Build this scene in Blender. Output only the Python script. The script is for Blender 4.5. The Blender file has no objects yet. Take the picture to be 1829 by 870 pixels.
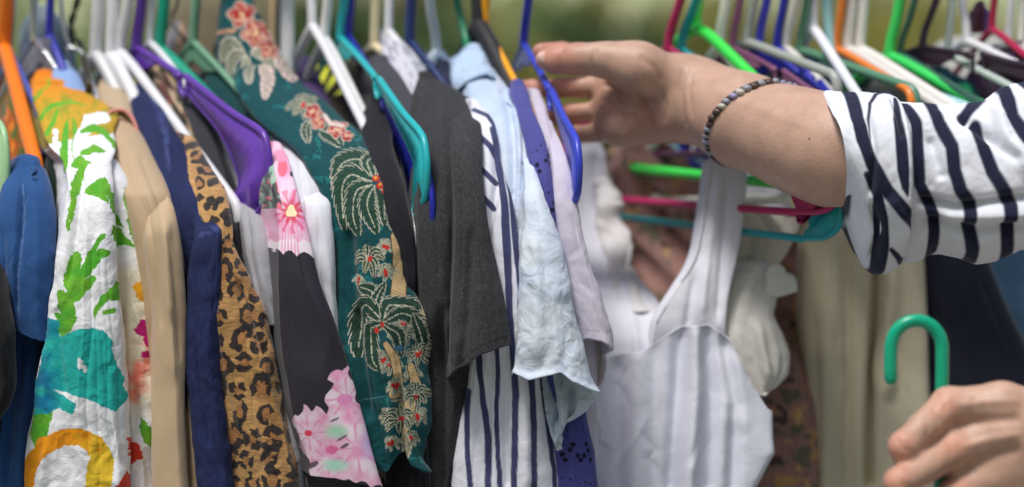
import bpy, math, random
import numpy as np
from mathutils import Vector
R = math.radians
# ------------------------------------------------------------------ camera, world, sun, exposure
sc = bpy.context.scene
col = sc.collection
F, CX, CY, CAMY, CAMZ = 4140.0, 914.5, 435.0, -1.8, 1.36
cd = bpy.data.cameras.new('camera'); cam = bpy.data.objects.new('camera', cd); col.objects.link(cam)
cam.location = (0, CAMY, CAMZ); cam.rotation_euler = (R(90), 0, 0)
cd.sensor_width = 36.0; cd.lens = 36.0 * F / 1829.0; cd.clip_start = 0.05; cd.clip_end = 500
cd.dof.use_dof = True; cd.dof.focus_distance = 1.585; cd.dof.aperture_fstop = 2.4
sc.camera = cam
sc.render.resolution_x, sc.render.resolution_y = 1024, 487
SUN_EL, SUN_AZ = 66.0, 215.0            # azimuth clockwise from +Y: the sun stands behind the camera, a little to its left
w = bpy.data.worlds.new('World'); sc.world = w; w.use_nodes = True
nt = w.node_tree; bg = nt.nodes['Background']
sky = nt.nodes.new('ShaderNodeTexSky'); sky.sky_type = 'NISHITA'; sky.sun_disc = False
sky.sun_elevation = R(SUN_EL); sky.sun_rotation = R(SUN_AZ); sky.air_density = 1.0; sky.dust_density = 2.0; sky.ozone_density = 1.0
nt.links.new(sky.outputs[0], bg.inputs[0]); bg.inputs[1].default_value = 0.115
sl = bpy.data.lights.new('sun', 'SUN'); sun = bpy.data.objects.new('sun', sl); col.objects.link(sun)
sl.energy = 2.7; sl.angle = R(16); sl.color = (1.0, 0.97, 0.93)
sd = Vector((math.sin(R(SUN_AZ)) * math.cos(R(SUN_EL)), math.cos(R(SUN_AZ)) * math.cos(R(SUN_EL)), math.sin(R(SUN_EL))))
sun.rotation_euler = sd.to_track_quat('Z', 'Y').to_euler()
vs = sc.view_settings; vs.view_transform = 'Standard'; vs.look = 'None'; vs.exposure = 0.2; vs.gamma = 1.0; vs.use_curve_mapping = False
sc.cycles.use_denoising = True; sc.cycles.max_bounces = 8; sc.cycles.transparent_max_bounces = 8
sc.cycles.caustics_reflective = False; sc.cycles.caustics_refractive = False

# ------------------------------------------------------------------ helpers
rng = np.random.default_rng(7)
def lin(c):
    c = np.asarray(c, float) / 255.0
    return np.where(c <= 0.04045, c / 12.92, ((c + 0.055) / 1.055) ** 2.4)
def C(r, g, b, k=1.0): return lin((r, g, b)) * k
def P(px, py, y):
    D = y - CAMY
    return np.array([(px - CX) * D / F, y, CAMZ - (py - CY) * D / F])
def pchip(x, y, q):
    x = np.asarray(x, float); y = np.asarray(y, float); q = np.clip(q, x[0], x[-1])
    if len(x) == 2: return np.interp(q, x, y)
    h = np.diff(x); d = np.diff(y) / h; m = np.zeros(len(x))
    for i in range(1, len(x) - 1):
        m[i] = 0 if d[i-1] * d[i] <= 0 else 3 * (h[i-1] + h[i]) / ((2*h[i] + h[i-1]) / d[i-1] + (h[i] + 2*h[i-1]) / d[i])
    m[0], m[-1] = d[0], d[-1]
    i = np.clip(np.searchsorted(x, q) - 1, 0, len(h) - 1); t = (q - x[i]) / h[i]
    return ((1+2*t)*(1-t)**2)*y[i] + (t*(1-t)**2)*h[i]*m[i] + (t*t*(3-2*t))*y[i+1] + (t*t*(t-1))*h[i]*m[i+1]
_perm = np.random.default_rng(3).random((256, 256))
def vn(x, y, seed=0):                                   # smooth value noise, 0..1
    x = np.asarray(x, float) + seed * 17.31; y = np.asarray(y, float) + seed * 9.77
    xi = np.floor(x).astype(int); yi = np.floor(y).astype(int); fx = x - xi; fy = y - yi
    fx = fx*fx*(3-2*fx); fy = fy*fy*(3-2*fy)
    g = lambda a, b: _perm[a & 255, b & 255]
    return (g(xi,yi)*(1-fx)+g(xi+1,yi)*fx)*(1-fy) + (g(xi,yi+1)*(1-fx)+g(xi+1,yi+1)*fx)*fy
def fbm(x, y, seed=0, o=3): return sum(vn(x*2**k, y*2**k, seed+k) / 2**k for k in range(o)) / (2 - 2.0**(1-o))
def sstep(a, b, x): t = np.clip((x - a) / (b - a + 1e-12), 0, 1); return t*t*(3-2*t)
def mesh_np(name, v, f, colour=None, smooth=True):
    v = np.asarray(v, np.float32).reshape(-1, 3); f = np.asarray(f, np.int32); k = f.shape[1]
    m = bpy.data.meshes.new(name); m.vertices.add(len(v)); m.vertices.foreach_set('co', v.ravel())
    m.loops.add(f.size); m.loops.foreach_set('vertex_index', f.ravel()); m.polygons.add(len(f))
    m.polygons.foreach_set('loop_start', np.arange(0, f.size, k, dtype=np.int32)); m.polygons.foreach_set('loop_total', np.full(len(f), k, np.int32))
    m.polygons.foreach_set('use_smooth', np.full(len(f), smooth)); m.update(calc_edges=True)
    if colour is not None:
        a = m.attributes.new('col', 'FLOAT_COLOR', 'POINT'); c = np.ones((len(v), 4), np.float32)
        c[:, :3] = colour; a.data.foreach_set('color', c.ravel())
    return m
def link(name, m, mat=None, parent=None):
    o = bpy.data.objects.new(name, m); col.objects.link(o)
    if mat is not None: m.materials.append(mat)
    if parent is not None: o.parent = parent; o.matrix_parent_inverse = parent.matrix_basis.inverted()
    return o
def tag(o, label, cat=None, group=None, kind=None):
    if label: o['label'] = label
    if cat: o['category'] = cat
    if group: o['group'] = group
    if kind: o['kind'] = kind
    return o
def thing(name, label, cat, loc=(0, 0, 0), group=None):
    o = bpy.data.objects.new(name, None); o.empty_display_size = 0.05; o.location = [float(q) for q in loc]; col.objects.link(o)
    return tag(o, label, cat, group)
class MB:                                               # several quads pieces gathered into one mesh
    def __init__(s): s.v, s.f, s.c, s.n = [], [], [], 0
    def add(s, v, f, c=None):
        v = np.asarray(v, float).reshape(-1, 3); s.v.append(v); s.f.append(np.asarray(f) + s.n); s.n += len(v)
        if c is not None: s.c.append(np.broadcast_to(c, (len(v), 3)))
        return s
    def mesh(s, name, smooth=True): return mesh_np(name, np.concatenate(s.v), np.concatenate(s.f), np.concatenate(s.c) if s.c else None, smooth)
def grid_faces(nr, nc, closed=True):
    i, j = np.meshgrid(np.arange(nr - 1), np.arange(nc if closed else nc - 1), indexing='ij'); k = (j + 1) % nc
    return np.stack([i*nc+j, (i+1)*nc+j, (i+1)*nc+k, i*nc+k], -1).reshape(-1, 4)
def fillet(pts, r, n=6):
    pts = [np.asarray(p, float) for p in pts]; out = [pts[0]]
    for a, b, c in zip(pts, pts[1:], pts[2:]):
        u = a - b; v = c - b; lu, lv = np.linalg.norm(u), np.linalg.norm(v); k = min(r, lu * .48, lv * .48)
        p0, p2 = b + u / lu * k, b + v / lv * k
        for t in np.linspace(0, 1, n): out.append((1-t)**2 * p0 + 2*t*(1-t) * b + t*t * p2)
    out.append(pts[-1]); return np.array(out)
def tube(path, r, nseg=10, flat=1.0, up=None, cap=True):
    """swept round (or flattened: r along 'up', r*flat across) rod with rounded ends"""
    p = np.asarray(path, float); n = len(p); r = np.broadcast_to(np.asarray(r, float), (n,)).copy()
    t = np.gradient(p, axis=0); t /= np.linalg.norm(t, axis=1)[:, None] + 1e-12
    if up is None:
        a = np.array([0, 0, 1.0]) if abs(t[0, 2]) < .9 else np.array([1.0, 0, 0])
        nn = np.cross(t[0], a); nn /= np.linalg.norm(nn); N = [nn]
        for i in range(1, n):
            q = N[-1] - t[i] * np.dot(N[-1], t[i]); N.append(q / (np.linalg.norm(q) + 1e-12))
        N = np.array(N); B = np.cross(t, N)
    else:
        B = np.broadcast_to(np.asarray(up, float), (n, 3)); B = B - t * (B * t).sum(1)[:, None]; B /= np.linalg.norm(B, axis=1)[:, None] + 1e-12
        N = np.cross(B, t)
    ang = np.linspace(0, 2*np.pi, nseg, endpoint=False)
    rings = lambda q, rr: q[:, None, :] + rr[:, None, None] * (np.cos(ang)[None, :, None] * N_[:, None, :] * flat + np.sin(ang)[None, :, None] * B_[:, None, :])
    if cap:
        ks = np.array([0.05, .45, .8]); off = np.sqrt(1 - ks**2)
        q = np.concatenate([p[:1] - t[:1]*(r[0]*off)[:, None], p, (p[-1:] + t[-1:]*(r[-1]*off)[:, None])[::-1]])
        rr = np.concatenate([r[0]*ks, r, (r[-1]*ks)[::-1]]); N_ = np.concatenate([N[:1].repeat(3, 0), N, N[-1:].repeat(3, 0)]); B_ = np.concatenate([B[:1].repeat(3, 0), B, B[-1:].repeat(3, 0)])
    else: q, rr, N_, B_ = p, r, N, B
    v = rings(q, rr); return v.reshape(-1, 3), grid_faces(len(q), nseg)
# ------------------------------------------------------------------ materials
def new_mat(name):
    m = bpy.data.materials.new(name); m.use_nodes = True; return m, m.node_tree.nodes, m.node_tree.links, m.node_tree.nodes['Principled BSDF']
def mnode(N, op, a=None, b=None):
    n = N.new('ShaderNodeMath'); n.operation = op
    for i, q in enumerate((a, b)):
        if isinstance(q, (int, float)): n.inputs[i].default_value = q
    return n
def fabric(name, rough=.85, mottle=.12, mscale=900., bump=.25, sheen=.25, stretch=(1, 1, 1), spec=.2, wrinkle=.0):
    m, N, L, b = new_mat(name)
    at = N.new('ShaderNodeAttribute'); at.attribute_name = 'col'
    tc = N.new('ShaderNodeTexCoord'); mp = N.new('ShaderNodeMapping'); mp.inputs['Scale'].default_value = stretch; L.new(tc.outputs['Object'], mp.inputs[0])
    nz = N.new('ShaderNodeTexNoise'); nz.inputs['Scale'].default_value = mscale; nz.inputs['Detail'].default_value = 3; L.new(mp.outputs[0], nz.inputs['Vector'])
    n2 = N.new('ShaderNodeTexNoise'); n2.inputs['Scale'].default_value = 45; n2.inputs['Detail'].default_value = 4; L.new(tc.outputs['Object'], n2.inputs['Vector'])
    a = mnode(N, 'MULTIPLY_ADD', None, mottle * 2); a.inputs[2].default_value = 1 - mottle; L.new(nz.outputs[0], a.inputs[0])
    c = mnode(N, 'MULTIPLY_ADD', None, .16); c.inputs[2].default_value = .92; L.new(n2.outputs[0], c.inputs[0])
    d = mnode(N, 'MULTIPLY'); L.new(a.outputs[0], d.inputs[0]); L.new(c.outputs[0], d.inputs[1])
    v = N.new('ShaderNodeVectorMath'); v.operation = 'SCALE'; L.new(at.outputs['Color'], v.inputs[0]); L.new(d.outputs[0], v.inputs['Scale'])
    L.new(v.outputs[0], b.inputs['Base Color'])
    b.inputs['Roughness'].default_value = rough; b.inputs['Sheen Weight'].default_value = sheen; b.inputs['Specular IOR Level'].default_value = spec
    bp = N.new('ShaderNodeBump'); bp.inputs['Strength'].default_value = bump; bp.inputs['Distance'].default_value = .0006; L.new(nz.outputs[0], bp.inputs['Height'])
    last = bp
    if wrinkle:
        n3 = N.new('ShaderNodeTexNoise'); n3.inputs['Scale'].default_value = 70; n3.inputs['Detail'].default_value = 3; n3.inputs['Distortion'].default_value = 1.2; L.new(tc.outputs['Object'], n3.inputs['Vector'])
        b2 = N.new('ShaderNodeBump'); b2.inputs['Strength'].default_value = wrinkle; b2.inputs['Distance'].default_value = .004; L.new(n3.outputs[0], b2.inputs['Height']); L.new(bp.outputs[0], b2.inputs['Normal']); last = b2
    L.new(last.outputs[0], b.inputs['Normal'])
    return m
def plastic(name, rgb, rough=.32, trans=0.0, vary=.10):
    m, N, L, b = new_mat(name)
    tc = N.new('ShaderNodeTexCoord'); nz = N.new('ShaderNodeTexNoise'); nz.inputs['Scale'].default_value = 55; nz.inputs['Detail'].default_value = 5; L.new(tc.outputs['Object'], nz.inputs['Vector'])
    mx = N.new('ShaderNodeMix'); mx.data_type = 'RGBA'; mx.inputs[6].default_value = (*(np.array(rgb) * (1 - vary)), 1); mx.inputs[7].default_value = (*np.minimum(np.array(rgb) * (1 + vary), 1), 1)
    L.new(nz.outputs[0], mx.inputs[0]); L.new(mx.outputs[2], b.inputs['Base Color'])
    rr = mnode(N, 'MULTIPLY_ADD', None, .25); rr.inputs[2].default_value = rough - .1; L.new(nz.outputs[0], rr.inputs[0]); L.new(rr.outputs[0], b.inputs['Roughness'])
    b.inputs['Transmission Weight'].default_value = trans; b.inputs['IOR'].default_value = 1.46
    bp = N.new('ShaderNodeBump'); bp.inputs['Strength'].default_value = .06; bp.inputs['Distance'].default_value = .001; L.new(nz.outputs[0], bp.inputs['Height']); L.new(bp.outputs[0], b.inputs['Normal'])
    return m
def metal(name, rgb, rough=.25):
    m, N, L, b = new_mat(name); b.inputs['Metallic'].default_value = 1; b.inputs['Base Color'].default_value = (*rgb, 1)
    tc = N.new('ShaderNodeTexCoord'); nz = N.new('ShaderNodeTexNoise'); nz.inputs['Scale'].default_value = 120; L.new(tc.outputs['Object'], nz.inputs['Vector'])
    rr = mnode(N, 'MULTIPLY_ADD', None, .2); rr.inputs[2].default_value = rough - .1; L.new(nz.outputs[0], rr.inputs[0]); L.new(rr.outputs[0], b.inputs['Roughness'])
    return m
# ------------------------------------------------------------------ hanging cloth
def cloth(name, rows, mat, parent=None, colour=(.5, .5, .5), theta=20, depth=.16, nf=40, nv=90, ns=12, bulge=.45, fold=(.003, .03), wr=.0008, creases=(),
          hem=None, hemback=0.0, top=None, extend=True, solid=0.0, seed=1, backw=.5, hcap=.006, zl=.22, flare=0.0, maxb=.04, lip=0.0, fp=.66, limp=.6, auto=1.0):
    """One hanging tube of cloth. rows: (row py, edge L px, edge R px, distance y in cm of its front); every row is a flattened horizontal
    loop whose rounded front faces the aisle and which runs back along the hanger's own direction (theta)."""
    rows = [tuple(map(float, r)) for r in rows]
    if extend:
        a, b = rows[-2], rows[-1]; k = 430.0
        sl_, sr_ = ((b[q] - a[q]) / max(b[0] - a[0], 30) for q in (1, 2)); rows.append((b[0] + k, b[1] + np.clip(sl_, -.15, .15) * k*.5, b[2] + np.clip(sr_, -.15, .15) * k*.5, b[3]))
    rw = np.array(rows); py0, py1 = rw[0, 0], rw[-1, 0]
    vis = min(py1, 900)
    if py1 > 960: q = np.concatenate([np.linspace(py0, vis, nv), np.linspace(vis, py1, 14)[1:]])
    else: q = np.linspace(py0, py1, nv)
    nv = len(q); vv = (q - py0) / (py1 - py0)
    Lp, Rp, yf = (pchip(rw[:, 0], rw[:, k], q) for k in (1, 2, 3)); yf = yf / 100.0
    D = yf - CAMY
    wd = (Rp - Lp) * D / F; b = np.minimum(wd * bulge, maxb); D2 = D + b
    xl = (Lp - CX) * D2 / F; xr = (Rp - CX) * D2 / F; hw = (xr - xl) / 2; xc = (xl + xr) / 2
    f = np.linspace(0, 1, nf + 1); f = .5 * f + .5 * (np.arccos(1 - 2 * f) / np.pi)       # between even x and even angle
    fx = (1 - np.cos(np.pi * f)) / 2
    Xf = xl[:, None] + (2 * hw)[:, None] * fx; fq = np.clip(fp + .3 * (vn(q / 120., q * 0 + .3, seed) - .5), .2, .85)[:, None]; t1, t2 = f[None, :] / fq, (1 - f[None, :]) / (1 - fq); tent = np.clip(-.07 * np.log(np.exp(-t1 / .07) + np.exp(-t2 / .07)), 0, 1) ** .9 * 1.05
    Yf = yf[:, None] + b[:, None] * (1 - (1 - limp) * np.sin(np.pi * f)[None, :] ** .8 - limp * tent)
    dp = np.clip(-2 * yf, .035, depth); t = (np.arange(1, ns + 1) / ns) ** 1.3
    sx, cy = -math.sin(R(theta)), math.cos(R(theta))
    Xl = xl[:, None] + t * dp[:, None] * sx + t * (1 - backw) * hw[:, None]; Yl = (yf + b)[:, None] + t * dp[:, None] * cy
    Xr = xr[:, None] + t * dp[:, None] * sx - t * (1 - backw) * hw[:, None]
    X = np.concatenate([Xl[:, ::-1], Xf, Xr], 1); Y = np.concatenate([Yl[:, ::-1], Yf, Yl], 1)
    kx = F / D[:, None] * dp[:, None] * .5 * t
    PX = np.concatenate([(Lp[:, None] - kx)[:, ::-1], Lp[:, None] + (Rp - Lp)[:, None] * fx, Rp[:, None] + kx], 1)
    PY = np.repeat(q[:, None], X.shape[1], 1)
    isf = np.concatenate([np.zeros(ns), np.ones(nf + 1), np.zeros(ns)]); bk = np.concatenate([t[::-1], np.zeros(nf + 1), t])
    if hem is not None:
        h = np.array(hem, float); ho = np.interp(PX[-1], h[:, 0], h[:, 1]) - py1 + hemback * bk
        PY = PY + sstep(.35, 1.0, vv)[:, None] * ho[None, :]
    if top is not None:
        h = np.array(top, float); to = np.interp(PX[0], h[:, 0], h[:, 1]) - py0
        PY = PY + ((1 - np.clip(vv * 1.6, 0, 1)) ** 1.5)[:, None] * to[None, :]
    Z = CAMZ - (PY - CY) * D[:, None] / F
    du = np.hypot(np.diff(X, axis=1), np.diff(Y, axis=1)); U = np.concatenate([np.zeros((nv, 1)), np.cumsum(du, 1)], 1); mid = ns + nf // 2; U = U - U[:, mid:mid+1]
    tx = np.gradient(X, axis=1); ty = np.gradient(Y, axis=1); ln = np.hypot(tx, ty) + 1e-9; nx, ny = ty / ln, -tx / ln
    A, lam = fold; A = A * 1.5; wr = wr * 1.25; warp = (vn(Z / .12, U * 0 + .5, seed + 3) - .5) * 1.4
    d = A * (1.5 * (vn(U / lam + warp, Z / zl, seed) - .5) + .9 * (1 - 2 * np.abs(2 * vn(U / (lam * 1.7) - warp, Z / (zl * .7), seed + 5) - 1)) * .5)
    d = d + wr * (fbm(U / .011 + vn(U / .02, Z / .02, seed) * 1.5, Z / .017, seed + 9) - .5) * 2
    cr_all = list(creases); rg = np.random.default_rng(100 + seed); wpx = float(np.mean(Rp - Lp)); Hp = vis - py0
    for k in range(int(round(np.clip(wpx / 22, 2, 9) * min(auto, 2)))):
        ya = py0 + Hp * rg.uniform(.05, .6); yb = min(ya + Hp * rg.uniform(.25, .7), py1 + 40); f0 = rg.uniform(.05, .95); f1 = np.clip(f0 + rg.uniform(-.22, .22), .03, .97); yy = np.linspace(ya, yb, 6)
        ff = np.linspace(f0, f1, 6) + rg.normal(0, .015, 6); xx_ = np.interp(yy, q, Lp) + ff * np.interp(yy, q, Rp - Lp)
        cr_all.append((list(zip(xx_, yy)), rg.choice([-1, -1, 1]) * rg.uniform(.0010, .0026) * min(auto, 1), rg.uniform(4, 9), 'v'))
    for cr in cr_all:
        path, amp, wid = cr[:3]; pp = np.array(path, float); xx = np.interp(PY, pp[:, 1], pp[:, 0]); ee = (PX - xx) / wid
        fade = sstep(pp[0, 1] - 25, pp[0, 1] + 15, PY) * (1 - sstep(pp[-1, 1] - 15, pp[-1, 1] + 25, PY)) if len(cr) < 5 else 1
        d = d + amp * fade * (np.exp(-ee**2) if len(cr) < 4 or cr[3] == 'r' else (np.exp(-np.abs(ee)) if cr[3] == 'v' else sstep(-1, 1, ee)))
    if flare: d = d + flare * sstep(.8, 1, vv)[:, None]
    fin = sstep(0, .04, vv)[:, None] if top is None else 1.0
    if lip: d = d + lip * np.exp(-((PY - PY[-1:]) / 9.0) ** 2)
    X = X + nx * d * fin; Y = Y + ny * d * fin
    V = np.stack([X, Y, Z], -1)
    if callable(colour): cc = colour(PX.ravel(), PY.ravel()).reshape(nv, -1, 3)
    else: cc = np.broadcast_to(np.asarray(colour, float), V.shape)
    if top is None:
        ce = V[0].mean(0); caps, cs = [], []
        for s in (.04, .4, .72, .92):
            r_ = ce + (V[0] - ce) * s; r_[:, 2] = V[0, :, 2] + hcap * math.sqrt(1 - s*s); caps.append(r_); cs.append(cc[0])
        V = np.concatenate([np.array(caps), V]); cc = np.concatenate([np.array(cs), cc])
    me = mesh_np(name, V, grid_faces(V.shape[0], V.shape[1]), cc.reshape(-1, 3))
    o = link(name, me, mat, parent)
    if solid:
        s = o.modifiers.new('solid', 'SOLIDIFY'); s.thickness = solid; s.offset = -1
    return o
# prints: masks in the cloth's own flat pattern coordinates
def inpoly(X, Y, pts):
    c = np.zeros(X.shape, bool); n = len(pts)
    for i in range(n):
        (x0, y0), (x1, y1) = pts[i], pts[(i + 1) % n]
        k = ((y0 > Y) != (y1 > Y)); c ^= k & (X < (x1 - x0) * (Y - y0) / ((y1 - y0) if y1 != y0 else 1e-9) + x0)
    return c
def ell(X, Y, cx, cy, rx, ry, rot=0):
    a = R(rot); dx, dy = X - cx, Y - cy; return ((dx*math.cos(a) + dy*math.sin(a)) / rx)**2 + ((-dx*math.sin(a) + dy*math.cos(a)) / ry)**2
def caps(X, Y, pts, r):
    best = np.full(X.shape, 1e9); r = np.broadcast_to(r, (len(pts),)); bt = np.zeros(X.shape); bd = np.full(X.shape, 1e9); n = len(pts) - 1
    for i in range(n):
        (x0, y0), (x1, y1) = pts[i], pts[i + 1]; l2 = (x1-x0)**2 + (y1-y0)**2 + 1e-9
        t = np.clip(((X-x0)*(x1-x0) + (Y-y0)*(y1-y0)) / l2, 0, 1); d = np.hypot(X - x0 - t*(x1-x0), Y - y0 - t*(y1-y0))
        k = d < bd; bd = np.where(k, d, bd); bt = np.where(k, (i + t) / n, bt); best = np.minimum(best, d - (r[i] + t*(r[i+1] - r[i])))
    return best, bd, bt
def put(c, m, rgb, a=1.0):
    m = np.asarray(m, float) * a; c[:] = c * (1 - m[:, None]) + np.asarray(rgb) * m[:, None]
# ------------------------------------------------------------------ fabrics
fb_cot = fabric('cotton_cloth', .88, .07, 1400, .2, .15, wrinkle=.18)
fb_crisp = fabric('crisp_cotton_cloth', .85, .06, 1300, .2, .1, wrinkle=.38)
fb_knit = fabric('fleece_knit', .95, .16, 900, .5, .15)
fb_heather = fabric('heather_jersey', .95, .6, 600, .5, .08)
fb_denim = fabric('denim_twill', .9, .4, 700, .6, .04, stretch=(1, 1, .35), wrinkle=.2)
fb_fur = fabric('brushed_pile', .9, .3, 700, .8, .4, stretch=(.25, 1, 1))
fb_satin = fabric('smooth_polyester', .5, .04, 1500, .08, .1, spec=.35)
fb_twill = fabric('smooth_twill', .7, .05, 1400, .1, .2, spec=.3)
fb_rib = fabric('ribbed_cotton', .9, .1, 600, .4, .3, stretch=(2.5, 2.5, .15))
fb_soft = fabric('soft_viscose', .85, .05, 1200, .15, .1, wrinkle=.10)
fb_tag = fabric('paper_label', .6, .03, 500, .05, .0)

def flat_c(rgb, var=.06, sc_=60, seed=0):
    rgb = np.asarray(rgb)
    return lambda X, Y: rgb * (1 + var * 2 * (fbm(X / sc_, Y / sc_, seed) - .5))[:, None]
def two(rgb, lines, rgb2, wid=1.6):                      # plain cloth with seam / stitch lines
    def f(X, Y):
        c = np.broadcast_to(np.asarray(rgb), (X.size, 3)).copy() * (1 + .08 * (fbm(X / 50, Y / 50, 3) - .5))[:, None]
        for ln in lines:
            d, _, t = caps(X, Y, ln, wid); put(c, (d < 0), rgb2, .8)
        return c
    return f
# ---- prints
def c_floral(X, Y):
    wx = X + 7 * (fbm(X / 14, Y / 14, 1) - .5) + 3 * (vn(X / 4, Y / 4, 2) - .5); wy = Y + 7 * (fbm(X / 14, Y / 14, 4) - .5)
    white = C(238, 238, 240); c = np.broadcast_to(white, (X.size, 3)).copy()
    g0, g1 = C(60, 165, 45), C(125, 180, 50); gr = g0 + (g1 - g0) * fbm(X / 25, Y / 25, 6)[:, None]
    cream = sstep(208, 224, X - (Y - 500) * .08) * sstep(455, 500, Y) * (1 - sstep(700, 770, Y)); put(c, cream, C(232, 220, 190), .85)
    put(c, sstep(.35, .7, fbm(X / 22, Y / 30, 12)) * sstep(222, 250, X) * sstep(595, 630, Y) * (1 - sstep(700, 750, Y)), C(238, 110, 90), .85)
    def G(m): c[m] = gr[m]
    # collar and shoulder: orange, mustard and leaf green strokes
    m = Y < 262 - (X - 60) * .18; k = np.clip((Y - 130) / 70, 0, 1)[:, None]
    c[m] = (C(232, 128, 25) * (1 - k) + C(200, 162, 45) * k)[m]; put(c, m * sstep(.45, .7, fbm(X / 16, Y / 24, 33)) * sstep(150, 175, Y), C(140, 150, 45), .8)
    for p, r in (([(62, 178), (80, 160), (98, 150)], [4, 3, 1]), ([(70, 215), (95, 190), (135, 183), (160, 190)], [2, 4, 3, 1]), ([(85, 240), (105, 206), (112, 194)], [5, 4, 2]), ([(114, 300), (122, 250), (127, 215)], [9, 7, 3]), ([(140, 290), (142, 240), (140, 212)], [6, 5, 2])):
        G(caps(wx, wy, p, r)[0] < 0)
    put(c, (caps(wx, wy, [(98, 290), (104, 235)], 6)[0] < 0), white); put(c, (caps(wx, wy, [(146, 300), (150, 250), (165, 215), (185, 210)], 11)[0] < 0), white)
    for p, r in (([(155, 233), (172, 230), (190, 238), (200, 262)], [5, 7, 5, 3]), ([(152, 275), (170, 266), (185, 270)], [4, 7, 3]), ([(140, 292), (150, 284), (165, 290)], [8, 5, 2]),
                 ([(152, 292), (140, 330), (126, 410)], [8, 5, 2]), ([(188, 421), (172, 450), (155, 483)], [3, 6, 6]), ([(188, 452), (170, 470), (152, 494)], [8, 11, 8]), ([(141, 458), (134, 507)], [10, 14]),
                 ([(172, 498), (141, 528)], [8, 11]), ([(117, 528), (127, 549), (134, 572)], [8, 15, 12]), ([(150, 505), (125, 545)], [6, 14])):
        G(caps(wx, wy, p, r)[0] < 0)
    for p in ([(150, 345), (170, 328), (190, 316), (194, 366), (178, 350)], [(190, 326), (198, 345), (211, 376), (228, 408), (210, 402), (196, 372)], [(224, 336), (238, 340), (256, 394), (268, 452), (254, 445), (240, 424), (234, 394)],
              [(196, 402), (224, 411), (250, 442), (228, 436), (202, 444)], [(208, 503), (217, 540), (198, 536), (186, 552), (178, 568), (173, 558), (186, 530)], [(114, 606), (104, 560), (150, 566), (134, 592)],
              [(102, 733), (96, 760), (88, 792), (66, 806), (58, 775), (64, 742)], [(262, 742), (276, 760), (303, 775), (309, 804), (302, 830), (306, 900), (285, 900), (289, 812), (266, 791), (258, 765)]):
        G(inpoly(wx, wy, p))
    G(ell(wx, wy, 198, 558, 11, 5, -25) < 1)
    tl = C(38, 178, 168) + (C(15, 125, 165) - C(38, 178, 168)) * (sstep(130, 85, X) * sstep(.3, .6, fbm(X / 30, Y / 22, 8)))[:, None]
    m = inpoly(wx, wy, [(112, 604), (145, 590), (172, 584), (194, 593), (208, 615), (211, 642), (222, 667), (230, 710), (214, 736), (193, 728), (166, 715), (103, 696), (121, 708), (146, 722), (141, 742), (114, 730), (90, 740), (60, 744), (66, 694), (74, 673), (84, 632), (90, 566), (110, 572)])
    m &= ~((ell(wx, wy, 155, 652, 15, 6, 62) < 1) & (vn(X / 5, Y / 5, 9) > .25)); c[m] = tl[m]
    d, _, t = caps(wx, wy, [(48, 905), (58, 835), (85, 800), (120, 783), (150, 780), (178, 795), (190, 820), (186, 855), (178, 905)], [12, 14, 16, 15, 14, 18, 20, 24, 22])
    oy = C(235, 150, 20) + (C(228, 190, 50) - C(235, 150, 20)) * sstep(.45, .75, t + .3 * (fbm(X / 12, Y / 12, 5) - .5))[:, None]; m = d < 0; c[m] = oy[m]
    for p in ([(236, 786), (255, 790), (266, 818), (241, 832)], [(196, 905), (216, 868), (238, 845), (243, 862), (240, 905)]): put(c, inpoly(wx, wy, p), C(215, 66, 45))
    d, _, t = caps(wx, wy, [(288, 502), (264, 505), (251, 515), (256, 530), (270, 545), (286, 553)], 5); put(c, d < 0, C(232, 165, 35)); put(c, caps(wx, wy, [(283, 562), (284, 590)], 4)[0] < 0, C(232, 165, 35))
    for e in ((258, 586, 11, 15), (271, 606, 12, 20), (264, 634, 9, 7), (281, 640, 7, 16)): put(c, ell(wx, wy, *e) < 1, C(190, 30, 115))
    c *= (1 + .12 * (fbm(X / 9, Y / 9, 21) - .5))[:, None]
    return c
TEAL = C(5, 70, 74)
def frond(c, X, Y, pts, w_, ser=9, ink=None, edge=None, rim=2.4):
    pts = np.array(pts, float); bb = (X > pts[:, 0].min() - w_ - 8) & (X < pts[:, 0].max() + w_ + 8) & (Y > pts[:, 1].min() - w_ - 8) & (Y < pts[:, 1].max() + w_ + 8)
    if not bb.any(): return
    q = pchip(np.arange(len(pts)), pts[:, 0], np.linspace(0, len(pts)-1, 22)), pchip(np.arange(len(pts)), pts[:, 1], np.linspace(0, len(pts)-1, 22))
    x, y = X[bb], Y[bb]; _, d, t = caps(x, y, list(zip(*q)), 0)
    saw = (t * ser - d / w_ * 1.1) % 1.0; w_ = w_ * 1.22; wv = w_ * np.sin(np.pi * np.clip(t * .93 + .05, 0, 1)) ** .55 * (.78 + .32 * saw)
    wv = np.where((t > .995) | (t < .004), 0, wv); cc = c[bb]
    put(cc, d < wv, edge if edge is not None else C(198, 192, 172)); put(cc, d < wv - rim * .75, ink if ink is not None else C(30, 62, 50))
    put(cc, (d < 1.0 + .5 * (1 - t)) & (t < .9), C(176, 178, 156)); put(cc, (np.abs((t * ser - d / w_ * 1.6) % 1.0 - .5) < .08) & (d < wv * .7), C(48, 80, 62)); c[bb] = cc
def trunk(c, X, Y, pts, r):
    d, dd, t = caps(X, Y, pts, r); m = d < 0
    n = len(pts); chev = (t * 9 * (n - 1) + dd * .09) % 1.0
    put(c, d < 1.6, C(70, 60, 45)); k = (chev[:, None] * .75 + .25); c[m] = (C(120, 96, 62) * (1 - k) + C(222, 190, 138) * k)[m]
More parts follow.
